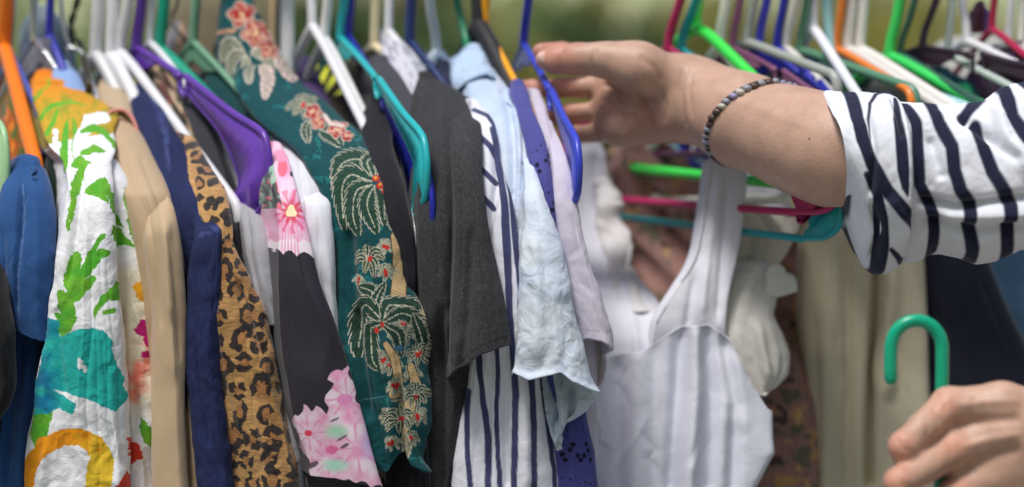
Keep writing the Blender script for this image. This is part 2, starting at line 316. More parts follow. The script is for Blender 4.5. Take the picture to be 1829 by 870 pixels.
def palm(c, X, Y, cx, cy, r, n=9, seed=0, up=.35):
    rg = np.random.default_rng(seed)
    for i in range(n):
        a = 2 * math.pi * i / n + rg.uniform(-.2, .2); l = r * rg.uniform(.8, 1.15); ex, ey = cx + l * math.cos(a), cy + l * math.sin(a) * .9
        frond(c, X, Y, [(cx, cy), (cx + .5 * l * math.cos(a), cy + .5 * l * math.sin(a) - up * l * .5), (ex, ey + .18 * r)], r * .21, 7, C(34, 60, 44) if i % 3 else C(78, 86, 50), rim=1.8)
    for k in range(3): put(c, ell(X, Y, cx + rg.uniform(-4, 4), cy + rg.uniform(-3, 5), 3.2, 4) < 1, C(190, 40, 35))
def hibiscus(c, X, Y, cx, cy, r, seed=0):
    rg = np.random.default_rng(seed); a0 = rg.uniform(0, 360)
    for gr, cl in ((1.2, C(216, 196, 178)), (1.0, C(158, 36, 38))):
        for k in range(5):
            a = R(a0 + 72 * k); put(c, ell(X, Y, cx + .55*r*math.cos(a), cy + .55*r*math.sin(a), .5*r*gr, .42*r*gr, a0 + 72*k) < 1, cl)
    for k in range(5):
        a = R(a0 + 72 * k); put(c, (ell(X, Y, cx + .5*r*math.cos(a), cy + .5*r*math.sin(a), .42*r, .30*r, a0 + 72*k) < 1) & (fbm(X / 5, Y / 5, seed) > .52), C(220, 176, 150), .85)
    put(c, ell(X, Y, cx, cy, .15*r, .15*r) < 1, C(226, 196, 140))
def c_palm(X, Y):
    c = np.broadcast_to(TEAL, (X.size, 3)).copy() * (1 + .35 * (fbm(X / 40, Y / 60, 2) - .5))[:, None]
    put(c, (vn(X / 18, Y / 18, 7) > .82) & (vn(X / 3, Y / 5, 8) > .45), C(30, 130, 130), .5)
    ow, pk = C(205, 198, 182), C(222, 200, 192)
    # collar and shoulder
    for p, w_ in (([(440, 95), (415, 78), (398, 112)], 12), ([(445, 95), (425, 100), (412, 135)], 10), ([(455, 90), (480, 100), (492, 130)], 10), ([(448, 100), (446, 125), (452, 150)], 8)): frond(c, X, Y, p, w_, 8, C(120, 120, 100), ow, 4)
    for p, w_ in (([(470, 68), (500, 85), (512, 118), (530, 145)], 13), ([(468, 120), (482, 140), (480, 178)], 10)): frond(c, X, Y, p, w_, 6, C(190, 165, 160), pk, 4)
    hibiscus(c, X, Y, 436, 26, 22, 1); hibiscus(c, X, Y, 462, 58, 24, 2); hibiscus(c, X, Y, 485, 86, 18, 4)
    put(c, caps(X, Y, [(392, 57), (425, 54)], 3)[0] < 0, C(200, 150, 120))
    palm(c, X, Y, 545, 188, 26, 8, 5); frond(c, X, Y, [(575, 232), (592, 238), (614, 262)], 13, 7); frond(c, X, Y, [(560, 215), (552, 232), (556, 256)], 8, 6, None, ow)
    hibiscus(c, X, Y, 563, 200, 14, 7); hibiscus(c, X, Y, 572, 219, 12, 8); hibiscus(c, X, Y, 604, 231, 15, 9); hibiscus(c, X, Y, 622, 243, 9, 10)
    put(c, caps(X, Y, [(582, 205), (592, 220), (612, 224)], 3)[0] < 0, pk)
    for k_, (px_, py_, r_) in enumerate(((722, 600, 24), (700, 650, 22), (742, 668, 20), (688, 640, 18), (725, 715, 22), (698, 745, 20), (752, 745, 20), (735, 785, 20), (700, 790, 16), (655, 560, 20), (725, 575, 20), (690, 440, 16), (640, 500, 14))): palm(c, X, Y, px_, py_, r_, 8, 40 + k_)
    # large palm on the sleeve head
    for p, w_ in (([(664, 318), (640, 284), (614, 292), (600, 342)], 17), ([(664, 320), (655, 290), (668, 278), (690, 300)], 10), ([(662, 324), (630, 312), (612, 345), (614, 412)], 17), ([(664, 330), (640, 340), (632, 380), (642, 422)], 16), ([(668, 332), (658, 365), (676, 418)], 14), ([(672, 332), (684, 350), (688, 404)], 11), ([(690, 360), (700, 380), (700, 412)], 9)): frond(c, X, Y, p, w_, 10)
    for e in ((668, 318, 5, 6), (675, 330, 5, 7), (682, 340, 4, 6)): put(c, ell(X, Y, *e) < 1, C(200, 44, 30)); put(c, ell(X, Y, e[0]-1, e[1]-1, 2, 3) < 1, C(235, 160, 70))
    trunk(c, X, Y, [(704, 420), (711, 455), (714, 490), (712, 536)], [6, 8, 10, 13]); palm(c, X, Y, 661, 462, 30, 9, 11); palm(c, X, Y, 692, 486, 19, 7, 12)
    trunk(c, X, Y, [(745, 520), (752, 545), (760, 570)], [5, 6, 6])
    for p, w_ in (([(690, 575), (665, 520), (640, 512)], 12), ([(690, 575), (675, 540), (690, 505)], 10), ([(690, 575), (655, 545), (640, 580), (642, 640)], 16), ([(690, 575), (700, 545), (735, 548), (745, 600)], 15), ([(692, 575), (720, 560), (748, 575), (762, 612)], 13),
                  ([(690, 578), (665, 590), (668, 640), (680, 662)], 13), ([(692, 580), (715, 600), (720, 640)], 11), ([(740, 560), (752, 590), (768, 640)], 10)): frond(c, X, Y, p, w_, 9)
    for e in ((677, 590, 4, 6), (688, 580, 4, 5), (753, 630, 4, 5)): put(c, ell(X, Y, *e) < 1, C(196, 50, 40))
    trunk(c, X, Y, [(695, 615), (708, 640), (715, 680), (706, 704)], [5, 7, 7, 8]); trunk(c, X, Y, [(738, 655), (748, 690), (735, 725), (722, 770)], [6, 10, 12, 8]); palm(c, X, Y, 752, 632, 24, 8, 14); palm(c, X, Y, 750, 706, 26, 9, 15); palm(c, X, Y, 715, 750, 28, 8, 16); palm(c, X, Y, 708, 690, 18, 7, 17)
    put(c, ell(X, Y, 716, 622, 9, 5) < 1, C(60, 100, 130)); frond(c, X, Y, [(722, 775), (728, 800), (722, 822)], 10, 6, C(150, 140, 110), ow)
    put(c, caps(X, Y, [(622, 730), (650, 715), (690, 708)], .9)[0] < 0, C(90, 150, 150), .6)
    return c
def c_leopard(X, Y):
    c = np.broadcast_to(C(186, 142, 88), (X.size, 3)).copy() * (1 + .45 * (fbm(X / 40, Y / 5, 2) - .5))[:, None]
    put(c, fbm(X / 50, Y / 60, 9) > .55, C(160, 116, 66), .4); rg = np.random.default_rng(12); ink = C(24, 24, 32)
    wx = X + 6 * (vn(X / 9, Y / 9, 3) - .5); wy = Y + 6 * (vn(X / 9, Y / 9, 4) - .5)
    y = 222.0
    while y < 900:
        cell = 21 if y < 430 else 40; x = 290 + rg.uniform(0, cell)
        while x < 570:
            cx, cy = x + rg.uniform(-7, 7), y + rg.uniform(-8, 8); r = cell * rg.uniform(.36, .56); e = ell(wx, wy, cx, cy, r * rg.uniform(.75, 1.05), r * rg.uniform(.9, 1.3), rg.uniform(-40, 40)); a = np.arctan2(Y - cy, X - cx)
            gap = np.sin(a * rg.integers(1, 4) + rg.uniform(0, 6)) > -.75; big = r > 11; e = e + .35 * (vn(X / 6, Y / 6, 8) - .5)
            put(c, (e < .4) & big, C(150, 98, 54), .7)
            m = (e < 1) & ((e > rg.uniform(.12, .3)) & gap if big else (e < .85)); put(c, m, ink, .95); x += cell * 1.02
        y += cell * 1.05
    return c * (1 + .3 * (vn(X / 9, Y / 1.6, 5) - .5))[:, None]
def c_pink(X, Y):
    blk = C(42, 37, 48); c = np.broadcast_to(blk, (X.size, 3)).copy(); j = 9 * np.abs(np.sin(X / 8.5 + .6 * vn(X / 20, Y / 20))) - 5
    up = Y + j + (X - 525) * -.12 < 452
    base = C(238, 205, 224) + (C(232, 120, 175) - C(238, 205, 224)) * np.clip(1.6 * fbm(X / 16, Y / 30, 5) - .55, 0, 1)[:, None]; c[up] = base[up]
    put(c, up & (Y > 425 + 10 * vn(X / 7, Y / 30, 2)), C(246, 240, 244), .8)
    a = np.arctan2(Y - 378, X - 521); d = np.hypot(X - 521, (Y - 378) * .85); put(c, up & (d < 34) & (np.sin(a * 13 + 2 * vn(X / 8, Y / 8)) > .25) & (d > 10), C(226, 60, 120), .65)
    put(c, sstep(20, 11, d + 4 * np.sin(a * 9)), C(216, 50, 76), .9); put(c, d < 9 + 1.5 * np.sin(a * 3), C(246, 228, 180)); put(c, ell(X, Y, 505, 300, 8, 16) < 1, C(238, 108, 130)); put(c, ell(X, Y, 503, 278, 16, 12) < 1, C(240, 150, 185), .9)
    lf = up & (X < 489 + (Y - 290) * .2) & (Y < 372); put(c, lf, C(60, 60, 62)); put(c, lf * sstep(.4, .6, fbm(X / 9, Y / 16, 8)), C(150, 185, 165)); put(c, lf & (fbm(X / 9, Y / 14, 18) > .62), C(236, 110, 130))
    for e in ((520, 310, 3, 5), (530, 322, 2, 4), (487, 345, 4, 9)): put(c, ell(X, Y, *e) < 1, blk)
    for k in range(6): put(c, up & (caps(X, Y, [(536 - k*7, 470), (531 - k*5, 405)], [2.5, .5])[0] < 0), C(236, 120, 175), .6)
    lo = inpoly(X + 5 * np.sin(Y / 7.) , Y + j, [(607, 660), (622, 656), (634, 690), (700, 880), (700, 905), (690, 876), (640, 862), (556, 856), (545, 826), (528, 806), (530, 785), (518, 765), (522, 742), (536, 738), (545, 726), (556, 734), (566, 728), (578, 738), (588, 726), (586, 700), (596, 690), (590, 678)])
    bl = C(240, 218, 230) + (C(230, 130, 180) - C(240, 218, 230)) * np.clip(1.7 * fbm(X / 22, Y / 20, 15) - .65, 0, 1)[:, None]; c[lo] = bl[lo]
    for cx, cy, r in ((551, 775, 34), (622, 712, 40), (640, 800, 46), (585, 822, 30)):
        a = np.arctan2(Y - cy, X - cx); d = np.hypot(X - cx, Y - cy); put(c, lo & (d < r * (.82 + .18 * np.cos(a * 8))) & (np.abs(np.sin(a * 4 + .4)) < .28) & (d > r * .2), C(228, 130, 180), .7)
    put(c, ell(X, Y, 551, 775, 7, 6) < 1, C(226, 70, 90)); put(c, ell(X, Y, 618, 714, 14, 10) < 1, C(236, 130, 190), .8)
    put(c, lo * np.clip(1 - ell(X, Y, 602, 772, 26, 16), 0, 1), C(170, 220, 190)); put(c, lo * np.clip(1 - ell(X, Y, 600, 832, 30, 15), 0, 1), C(170, 225, 200)); put(c, lo * np.clip(1 - ell(X, Y, 668, 790, 26, 40), 0, 1), C(214, 190, 236))
    put(c, ell(X, Y, 594, 804, 11, 8) < 1, C(226, 90, 150), .8)
    for e in ((556, 833, 14, 5, -25), (617, 797, 9, 3, -30), (612, 783, 12, 2, -30), (600, 750, 10, 2, -25)): put(c, ell(X, Y, *e) < 1, blk, .85)
    return c
NAVY = C(64, 67, 104)
def c_stripe(X, Y):
    c = np.broadcast_to(C(226, 226, 236), (X.size, 3)).copy()
    for p, w_ in (([(838, 700), (836, 790), (843, 900)], 4.5), ([(852, 600), (855, 639), (862, 701), (872, 777), (874, 900)], 5.5), ([(884, 520), (888, 625), (890, 673), (886, 735), (888, 794), (896, 900)], 4.5), ([(880, 230), (891, 280), (900, 366), (905, 446), (909, 521), (912, 570), (917, 639), (921, 708), (919, 777), (918, 900)], 5.6),
                  ([(893, 240), (903, 280), (912, 349), (917, 428), (924, 504), (930, 590), (944, 684), (950, 763), (952, 900)], 6), ([(955, 650), (975, 777), (984, 839), (990, 900)], 3.6), ([(846, 196), (870, 206), (892, 236)], 3.6), ([(858, 244), (876, 262), (892, 292)], 5), ([(858, 298), (886, 328)], 4.6), ([(862, 348), (882, 374)], 4.6)):
        d, _, _ = caps(X + 1.5 * (vn(X / 20, Y / 20) - .5), Y, p, w_); put(c, sstep(.8, -.8, d), NAVY)
    return c * (1 + .08 * (vn(X / 1.5, Y / 3, 4) - .5))[:, None]
VIO = C(78, 78, 146)
def c_eyelet(X, Y):
    c = np.broadcast_to(VIO, (X.size, 3)).copy() * (1 + .15 * (fbm(X / 20, Y / 20) - .5))[:, None]; hole = C(18, 18, 38)
    rg = np.random.default_rng(4)
    for cy in (262, 292, 340, 376, 432, 470, 540, 600, 690, 745, 772, 808, 858):
        big = cy in (292, 376, 470, 808); cx0 = np.interp(cy, [250, 300, 376, 480, 740, 870], [965, 972, 985, 1000, 1012, 1018]); 
        for k in range(6):
            cx = cx0 + k * 12 - 10 + rg.uniform(-3, 3); r = rg.uniform(3.6, 4.8) if big else rg.uniform(1.3, 2.0)
            put(c, ell(X, Y, cx, cy + rg.uniform(-7, 7), r, r) < 1, hole, .95)
            if big: put(c, ell(X, Y, cx + 5, cy + 14 * (-1) ** k, r, r) < 1, hole, .95)
        if not big: put(c, np.abs(Y - cy - 9 - 2 * np.sin(X / 3)) < 1.1, C(60, 60, 125), .6)
    return c
def c_brown(X, Y):
    c = np.broadcast_to(C(158, 120, 112), (X.size, 3)).copy() * (1 + .3 * (fbm(X / 40, Y / 40, 2) - .5))[:, None]
    put(c, fbm(X / 26, Y / 20, 8) > .66, C(196, 150, 90), .8); put(c, fbm(X / 24, Y / 30, 11) > .67, C(92, 98, 76), .85); put(c, fbm(X / 20, Y / 24, 14) > .7, C(60, 44, 48), .8); put(c, vn(X / 16, Y / 16, 31) > .88, C(206, 170, 110), .8)
    return c
def c_dots(X, Y):
    c = np.broadcast_to(C(205, 205, 214), (X.size, 3)).copy(); put(c, (vn(X / 4, Y / 3.4, 3) > .62), C(140, 140, 158), .8); return c
def c_dye(X, Y):
    a = C(202, 214, 232); k = sstep(.25, .75, fbm(X / 26, Y / 26, 5))[:, None]; k2 = (sstep(300, 120, Y) * .7)[:, None]
    c = a * (1 - k * .8) + C(216, 226, 234) * k * .8; c = c * (1 - k2) + C(170, 192, 222) * k2
    put(c, sstep(.5, .8, fbm(X / 40, Y / 60, 15)), C(214, 219, 222), .4); put(c, (Y > 655) * sstep(.5, .75, fbm(X / 14, Y / 14, 18)) * (Y > 706), C(166, 186, 180), .5); return c
def c_heather(rgb): 
    return lambda X, Y: np.asarray(rgb) * (1 + .5 * (vn(X / 2.2, Y / 3.2, 2) - .5) + .25 * (fbm(X / 30, Y / 50, 3) - .5))[:, None]
def c_denim(X, Y):
    c = np.broadcast_to(C(36, 44, 82), (X.size, 3)).copy() * (1 + .5 * (fbm(X / 24, Y / 40, 2) - .5))[:, None]
    for ln in ([(272, 165), (292, 215), (300, 250), (306, 300)], [(362, 418), (400, 404)]):
        d, _, _ = caps(X, Y, ln, 5); put(c, (d < 0) & (vn(X / 4, Y / 4) > .35), C(66, 78, 128), .7)
    return c
def c_boho(X, Y):
    c = np.broadcast_to(C(150, 80, 30), (X.size, 3)).copy(); put(c, fbm(X / 12, Y / 20, 3) > .5, C(70, 95, 40)); put(c, fbm(X / 10, Y / 14, 9) > .58, C(214, 118, 30)); return c
def c_camel(X, Y):
    c = np.broadcast_to(C(192, 168, 138), (X.size, 3)).copy(); put(c, fbm(X / 10, Y / 13, 3) > .56, C(40, 52, 44)); put(c, fbm(X / 12, Y / 12, 23) > .66, C(110, 60, 60)); return c
def c_coat(X, Y): return np.broadcast_to(C(26, 29, 48), (X.size, 3)) * (1 + .3 * (fbm(X / 60, Y / 60) - .5))[:, None]

def garment(name, label, cat, at=(0, 0, 0), group=None): return thing(name, label, cat, at, group)
g = 'secondhand clothes on the rail'
def base(px, py, y): return P(px, py, y / 100.)
# black top at the picture's edge
t = garment('black_knit', 'black knit top with a short sleeve beside the blue sweatshirt', 'top', base(-20, 420, -22), g)
cloth('body', [(395, -80, 4, -19), (470, -90, 8, -20), (600, -95, 12, -20), (870, -95, 4, -20)], fb_knit, t, flat_c(C(26, 26, 30)), 18, .2, seed=2)
cloth('sleeve', [(470, -50, 8, -21), (540, -60, 20, -23), (620, -62, 31, -24), (685, -60, 36, -24), (720, -55, 26, -24), (750, -50, 4, -24)], fb_knit, t, flat_c(C(28, 27, 31)), 18, .1, seed=3, extend=False, solid=.0015)
# blue sweatshirt
t = garment('blue_sweatshirt', 'steel blue sweatshirt on an orange hanger', 'sweatshirt', base(50, 290, -17), g)
cloth('body', [(300, 24, 70, -16.5), (340, 6, 80, -18), (420, -8, 84, -19), (600, -10, 86, -19.5), (870, -22, 74, -20)], fb_knit, t, flat_c(C(40, 78, 130)), 18, .24, seed=4, fold=(.004, .03), creases=[([(20, 640), (14, 870)], -.004, 8), ([(52, 650), (46, 870)], .003, 10)])
cloth('sleeve', [(288, 30, 72, -17.5), (305, 22, 80, -18.5), (340, 8, 86, -20), (400, 0, 90, -21), (470, 0, 87, -21.5), (560, 8, 86, -21.5), (606, 22, 92, -21.5)], fb_knit, t, two(C(44, 84, 138), [[(42, 330), (44, 400), (38, 480), (34, 560)]], C(92, 130, 180), 1.2), 18, .14, nf=60, nv=110, seed=5, fold=(.003, .028), extend=False, solid=.002,
      hem=[(0, 585), (25, 590), (60, 606), (95, 612)], creases=[([(42, 330), (44, 400), (38, 480), (34, 560)], -.0022, 4)])
# boho shirt deeper in the row
t = garment('rust_print_shirt', 'rust orange and green print shirt deep behind the orange hanger', 'shirt', base(40, 170, -3), g)
cloth('body', [(150, 22, 40, -2), (185, 12, 54, -5), (230, 8, 60, -8), (300, 10, 72, -11), (420, 20, 90, -12), (700, 20, 96, -12), (870, 10, 90, -12)], fb_cot, t, c_boho, 18, .24, seed=6)
t = garment('dark_green_jumper', 'dark bottle green jumper squeezed behind the white floral shirt', 'jumper', base(110, 300, -12), g)
cloth('body', [(280, 84, 118, -12), (330, 84, 130, -14), (450, 80, 140, -15), (870, 60, 150, -15)], fb_knit, t, flat_c(C(24, 42, 36)), 18, .24, seed=7)
# pale blue shirt shoulder behind the clear hanger
t = garment('pale_blue_shirt', 'pale blue shirt shoulder just behind the clear plastic hanger', 'shirt', base(120, 120, -2), g)
cloth('body', [(118, 96, 126, -2), (132, 94, 141, -3.5), (160, 100, 152, -5.5), (200, 110, 166, -8), (300, 130, 200, -10), (600, 140, 230, -11), (870, 140, 240, -11)], fb_cot, t, flat_c(C(140, 170, 215)), 20, .24, seed=8)
# white floral shirt
t = garment('floral_shirt', 'white shirt with bold teal, green and orange painted flowers', 'shirt', base(100, 150, -4), g)
cloth('body', [(205, 84, 206, -9.5), (235, 96, 226, -12.5), (290, 112, 213, -16.5), (330, 130, 229, -18), (370, 138, 243, -18.6), (420, 145, 258, -19), (500, 150, 275, -19.3), (570, 150, 285, -19.5), (690, 150, 294, -19.6), (745, 150, 303, -19.6), (800, 150, 311, -19.6), (840, 150, 306, -19.6), (870, 150, 307, -19.6)][2:], fb_crisp, t, c_floral, 20, .26, nf=130, nv=430, bulge=.4, seed=9, fold=(.0035, .035), wr=.0010,
      creases=[([(222, 560), (228, 700), (236, 830), (238, 870)], -.006, 9), ([(262, 420), (272, 600), (280, 760)], .003, 14), ([(254, 700), (262, 780), (275, 860)], -.003, 8)])
cloth('sleeve', [(152, 58, 126, -5), (163, 58, 152, -6.5), (185, 64, 186, -8.5), (205, 70, 206, -10.5), (235, 78, 198, -13), (262, 92, 200, -15.6), (290, 116, 194, -18), (330, 122, 197, -20), (370, 120, 199, -21), (460, 112, 205, -21.8), (540, 96, 213, -22.2), (600, 90, 223, -22.4), (680, 70, 229, -22.4), (740, 63, 233, -22.4), (800, 51, 238, -22.4), (870, 47, 240, -22.4), (960, 44, 244, -22.2)], fb_crisp, t, c_floral, 20, .1, nf=160, nv=520, bulge=.3, seed=10, fold=(.0032, .05), wr=.0012, extend=False, solid=.001,
      creases=[([(146, 300), (148, 340), (138, 430), (130, 500)], -.0045, 7), ([(130, 300), (134, 345)], .004, 6), ([(110, 560), (112, 640), (122, 700)], -.003, 8), ([(100, 690), (140, 705)], .0, 8), ([(90, 800), (80, 870)], .003, 9)])
cloth('collar', [(131, 62, 104, -2.0), (140, 56, 120, -3.0), (152, 56, 138, -4.4), (168, 62, 158, -5.8), (184, 68, 176, -7.2), (200, 72, 182, -8.2), (216, 74, 110, -8.6), (230, 76, 84, -8.8)], fb_crisp, t, c_floral, 20, .05, nf=60, nv=90, bulge=.5, seed=11, fold=(.001, .03), extend=False, solid=.001, hcap=.004)
# beige jacket with pink piping
BG = C(186, 160, 128)
t = garment('beige_jacket', 'beige twill jacket with pink edged collar on a pale grey hanger', 'jacket', base(210, 160, -3), g)
cloth('body', [(206, 182, 236, -8.6), (235, 190, 242, -10.5), (275, 205, 263, -13.5), (320, 220, 288, -16.5), (352, 232, 302, -18.5), (440, 250, 326, -19.5), (520, 262, 341, -19.8), (580, 270, 354, -20), (700, 280, 366, -20), (800, 290, 378, -20), (870, 294, 383, -20)], fb_twill, t, two(BG, [[(338, 520), (344, 600), (350, 700), (360, 800), (364, 870)]], C(170, 146, 116), .9), 20, .26, nf=60, nv=160, seed=12, fold=(.004, .03), wr=.0003, creases=[([(338, 480), (344, 600), (351, 700), (362, 870)], -.003, 4), ([(320, 560), (330, 700), (338, 870)], -.006, 9), ([(296, 470), (304, 600), (310, 760)], .004, 12)])
cloth('sleeve', [(352, 262, 303, -19.6), (372, 258, 312, -20.4), (400, 256, 318, -21), (460, 262, 326, -21.3), (560, 270, 334, -21.4), (870, 276, 342, -21.4), (1000, 280, 346, -21.4)], fb_twill, t, flat_c(C(196, 170, 136)), 20, .1, seed=13, fold=(.003, .03), wr=.0003, extend=False, solid=.001, creases=[([(300, 400), (310, 560)], .003, 8)], top=[(250, 392), (268, 384), (285, 366), (305, 350)])
cl = cloth('collar', [(150, 178, 216, -2.0), (165, 170, 228, -3.6), (185, 174, 238, -5.4), (205, 180, 244, -7.2), (228, 184, 248, -8.6), (250, 206, 250, -9.2)], fb_twill, t, flat_c(C(188, 166, 136)), 20, .06, nf=50, nv=60, seed=14, fold=(.001, .05), wr=.0002, extend=False, solid=.0012, hem=[(160, 216), (186, 216), (196, 204), (214, 198), (230, 202), (243, 225), (250, 255), (270, 250)])
pp = [P(x, y, -.094 + .0006 * (250 - y) * .2) for x, y in ((187, 216), (192, 208), (200, 201), (212, 197), (224, 197), (236, 206), (244, 222), (249, 240), (250, 254))]
vv_, ff_ = tube(fillet(pp, .004), .0015, 8); link('piping', mesh_np('piping', vv_ + np.array([0, -.006, 0]), ff_, np.broadcast_to(C(226, 150, 140), (len(vv_), 3))), fb_twill, cl)
# denim jacket
t = garment('denim_jacket', 'dark indigo denim jacket with stitched sleeve seam', 'jacket', base(260, 165, -4), g)
cloth('body', [(160, 238, 272, -3.6), (180, 234, 283, -5.4), (210, 240, 296, -7.6), (250, 250, 319, -11), (300, 262, 346, -14.4), (350, 275, 376, -17.2), (400, 290, 394, -18.6), (470, 300, 392, -19), (580, 310, 390, -19.2), (700, 320, 398, -19.2), (870, 330, 413, -19.2)], fb_denim, t, c_denim, 22, .26, nf=60, nv=170, seed=15, fold=(.0035, .03), wr=.001, creases=[([(274, 165), (292, 215), (303, 260), (310, 300)], .003, 5)])
cloth('sleeve', [(250, 282, 312, -9.6), (300, 302, 340, -13.4), (350, 325, 372, -16.6), (398, 346, 396, -18.9), (414, 350, 400, -19.8), (460, 340, 399, -20.6), (560, 335, 396, -21), (650, 335, 394, -21), (760, 345, 403, -21.1), (870, 355, 417, -21.1), (1000, 360, 425, -21.1)], fb_denim, t, c_denim, 22, .09, nf=46, nv=130, seed=16, fold=(.0035, .025), wr=.0012, extend=False, solid=.0015)
# leopard shirt
t = garment('leopard_blouse', 'tan leopard spot blouse with brushed pile', 'blouse', base(320, 230, -7), g)
cloth('body', [(224, 303, 330, -7), (240, 302, 340, -8.5), (265, 312, 350, -11), (300, 326, 370, -14), (340, 345, 396, -17), (400, 364, 414, -19), (460, 375, 432, -19.8), (500, 378, 452, -20.2), (570, 374, 481, -20.6), (640, 372, 501, -20.8), (720, 376, 519, -20.8), (780, 384, 532, -20.8), (830, 394, 545, -20.8), (870, 402, 549, -20.8)], fb_fur, t, c_leopard, 24, .2, nf=110, nv=420, bulge=.3, seed=17, fold=(.004, .03), wr=.0012, creases=[([(400, 440), (412, 480), (450, 560), (470, 640)], -.004, 8), ([(395, 420), (425, 500)], .004, 9)])
# charcoal cardigan
t = garment('charcoal_cardigan', 'thin charcoal cardigan with a black edge, under the purple hanger', 'cardigan', base(335, 175, -5), g)
cloth('body', [(168, 322, 342, -4.6), (185, 324, 358, -6.2), (230, 342, 385, -8.5), (290, 366, 404, -10.5), (350, 392, 424, -12.5), (410, 410, 434, -15), (480, 418, 444, -17), (600, 424, 470, -18.8), (870, 440, 500, -18.8)], fb_knit, t, two(C(58, 56, 62), [[(352, 180), (384, 240), (408, 310), (425, 370), (434, 450)]], C(14, 14, 18), 3.5), 26, .22, nf=40, seed=18)
# light grey hooded fleece
t = garment('grey_hoodie', 'light grey fleece hoodie draped in soft folds beneath the purple hanger', 'hoodie', base(400, 205, -6), g)
cloth('body', [(206, 380, 412, -6), (225, 384, 424, -7.5), (270, 400, 452, -9.5), (330, 424, 482, -12), (400, 430, 500, -15.5), (500, 436, 508, -17.8), (600, 440, 515, -19), (870, 450, 540, -19)], fb_knit, t, flat_c(C(150, 150, 157)), 26, .22, nf=70, nv=140, seed=19, fold=(.006, .022), creases=[([(452, 330), (466, 400), (486, 470), (494, 560)], -.006, 7), ([(440, 340), (452, 420), (470, 520)], .004, 7)])
cloth('hood', [(335, 425, 460, -11.5), (365, 428, 468, -14), (400, 430, 474, -16.6), (460, 434, 478, -18.4), (540, 452, 494, -19.4), (582, 470, 500, -19.4)], fb_knit, t, flat_c(C(160, 160, 166)), 26, .06, nf=40, seed=20, fold=(.004, .02), extend=False, solid=.002)
# white sweatshirt
t = garment('white_sweatshirt', 'white ribbed sweatshirt on a sage green hanger', 'sweatshirt', base(500, 228, -7), g)
cloth('body', [(226, 480, 506, -7), (240, 478, 530, -9), (265, 482, 553, -12.5), (300, 490, 571, -15.6), (350, 500, 582, -18), (400, 505, 588, -19), (500, 515, 596, -19.5), (570, 520, 601, -19.6), (870, 540, 625, -19.6)], fb_rib, t, flat_c(C(218, 218, 226)), 26, .22, nf=60, nv=140, seed=21, fold=(.0045, .024), creases=[([(520, 240), (538, 290), (545, 350)], -.003, 6)])
cloth('sleeve', [(325, 535, 572, -15), (352, 542, 582, -18.2), (366, 545, 586, -19.2), (420, 548, 591, -20), (520, 556, 597, -20.2), (600, 560, 604, -20.2), (760, 566, 612, -20.2), (900, 570, 620, -20.2)], fb_rib, t, flat_c(C(226, 226, 233)), 26, .08, seed=22, fold=(.002, .02), extend=False, solid=.0015)
# black and pink blouse
t = garment('pink_flower_blouse', 'black smooth blouse with pink and white flower panels', 'blouse', base(497, 268, -13), g)
cloth('body', [(266, 486, 506, -13.5), (280, 482, 512, -15.5), (300, 482, 517, -17.2), (350, 488, 531, -19.6), (400, 496, 546, -20.6), (450, 495, 557, -21.2), (500, 494, 569, -21.6), (570, 495, 595, -22), (640, 499, 618, -22.2), (700, 509, 637, -22.4), (760, 518, 654, -22.4), (810, 530, 667, -22.4), (860, 545, 681, -22.4), (885, 548, 690, -22.4)], fb_satin, t, c_pink, 24, .12, nf=130, nv=460, bulge=.22, seed=23, auto=.5, fold=(.0016, .06), wr=.0002, extend=False, solid=.001, hem=[(500, 846), (545, 852), (600, 856), (650, 866), (695, 886)])
cloth('lining', [(700, 520, 625, -20.5), (800, 540, 655, -20.8), (870, 552, 684, -21), (950, 560, 700, -21)], fb_satin, t, flat_c(C(34, 30, 38)), 24, .14, seed=24, fold=(.002, .05), wr=.0002, extend=True)
# teal palm shirt
t = garment('palm_tree_shirt', 'teal shirt printed with palm trees and red hibiscus', 'shirt', base(430, 10, -2), g)
cloth('body', [(128, 418, 521, -4.6), (150, 424, 545, -6.0), (170, 432, 566, -7.4), (210, 460, 606, -10.2), (240, 500, 640, -12.6), (262, 532, 651, -14.6), (300, 556, 668, -17), (345, 574, 684, -18.6), (410, 590, 703, -19.8), (450, 598, 720, -20.2), (500, 602, 727, -20.5), (530, 604, 742, -20.7), (556, 604, 759, -20.9), (580, 605, 765, -21), (610, 608, 769, -21), (650, 614, 766, -21.2), (700, 626, 771, -21.4), (750, 640, 773, -21.4), (790, 652, 764, -21.4), (815, 660, 757, -21.4), (838, 672, 768, -21.3)], fb_cot, t, c_palm, 24, .15, nf=200, nv=620, ns=14, bulge=.3, seed=25, fold=(.0045, .035), wr=.0012, extend=False, solid=.001, hem=[(600, 800), (660, 836), (690, 846), (712, 812), (724, 806), (735, 832), (776, 848)],
      creases=[([(640, 560), (648, 640), (660, 740)], -.006, 9), ([(622, 420), (630, 520), (636, 600)], -.006, 12), ([(712, 690), (718, 760), (722, 820)], -.008, 8), ([(700, 700), (700, 800)], .003, 8), ([(690, 560), (700, 640)], .003, 10)])
cloth('collar', [(-70, 424, 436, 1.5), (-40, 408, 440, 1.0), (-12, 400, 446, .4), (8, 394, 454, -.3), (32, 388, 470, -1.2), (60, 385, 486, -2.2), (95, 388, 504, -3.4), (120, 396, 517, -4.6), (140, 410, 534, -5.8)], fb_cot, t, c_palm, 24, .05, nf=110, nv=190, bulge=.45, seed=26, fold=(.0018, .03), wr=.0006, extend=False, solid=.001, hem=[(380, 150), (400, 190), (430, 215), (450, 175), (480, 160), (520, 142), (540, 138)], creases=[([(450, 60), (478, 110), (492, 150)], -.003, 8)])
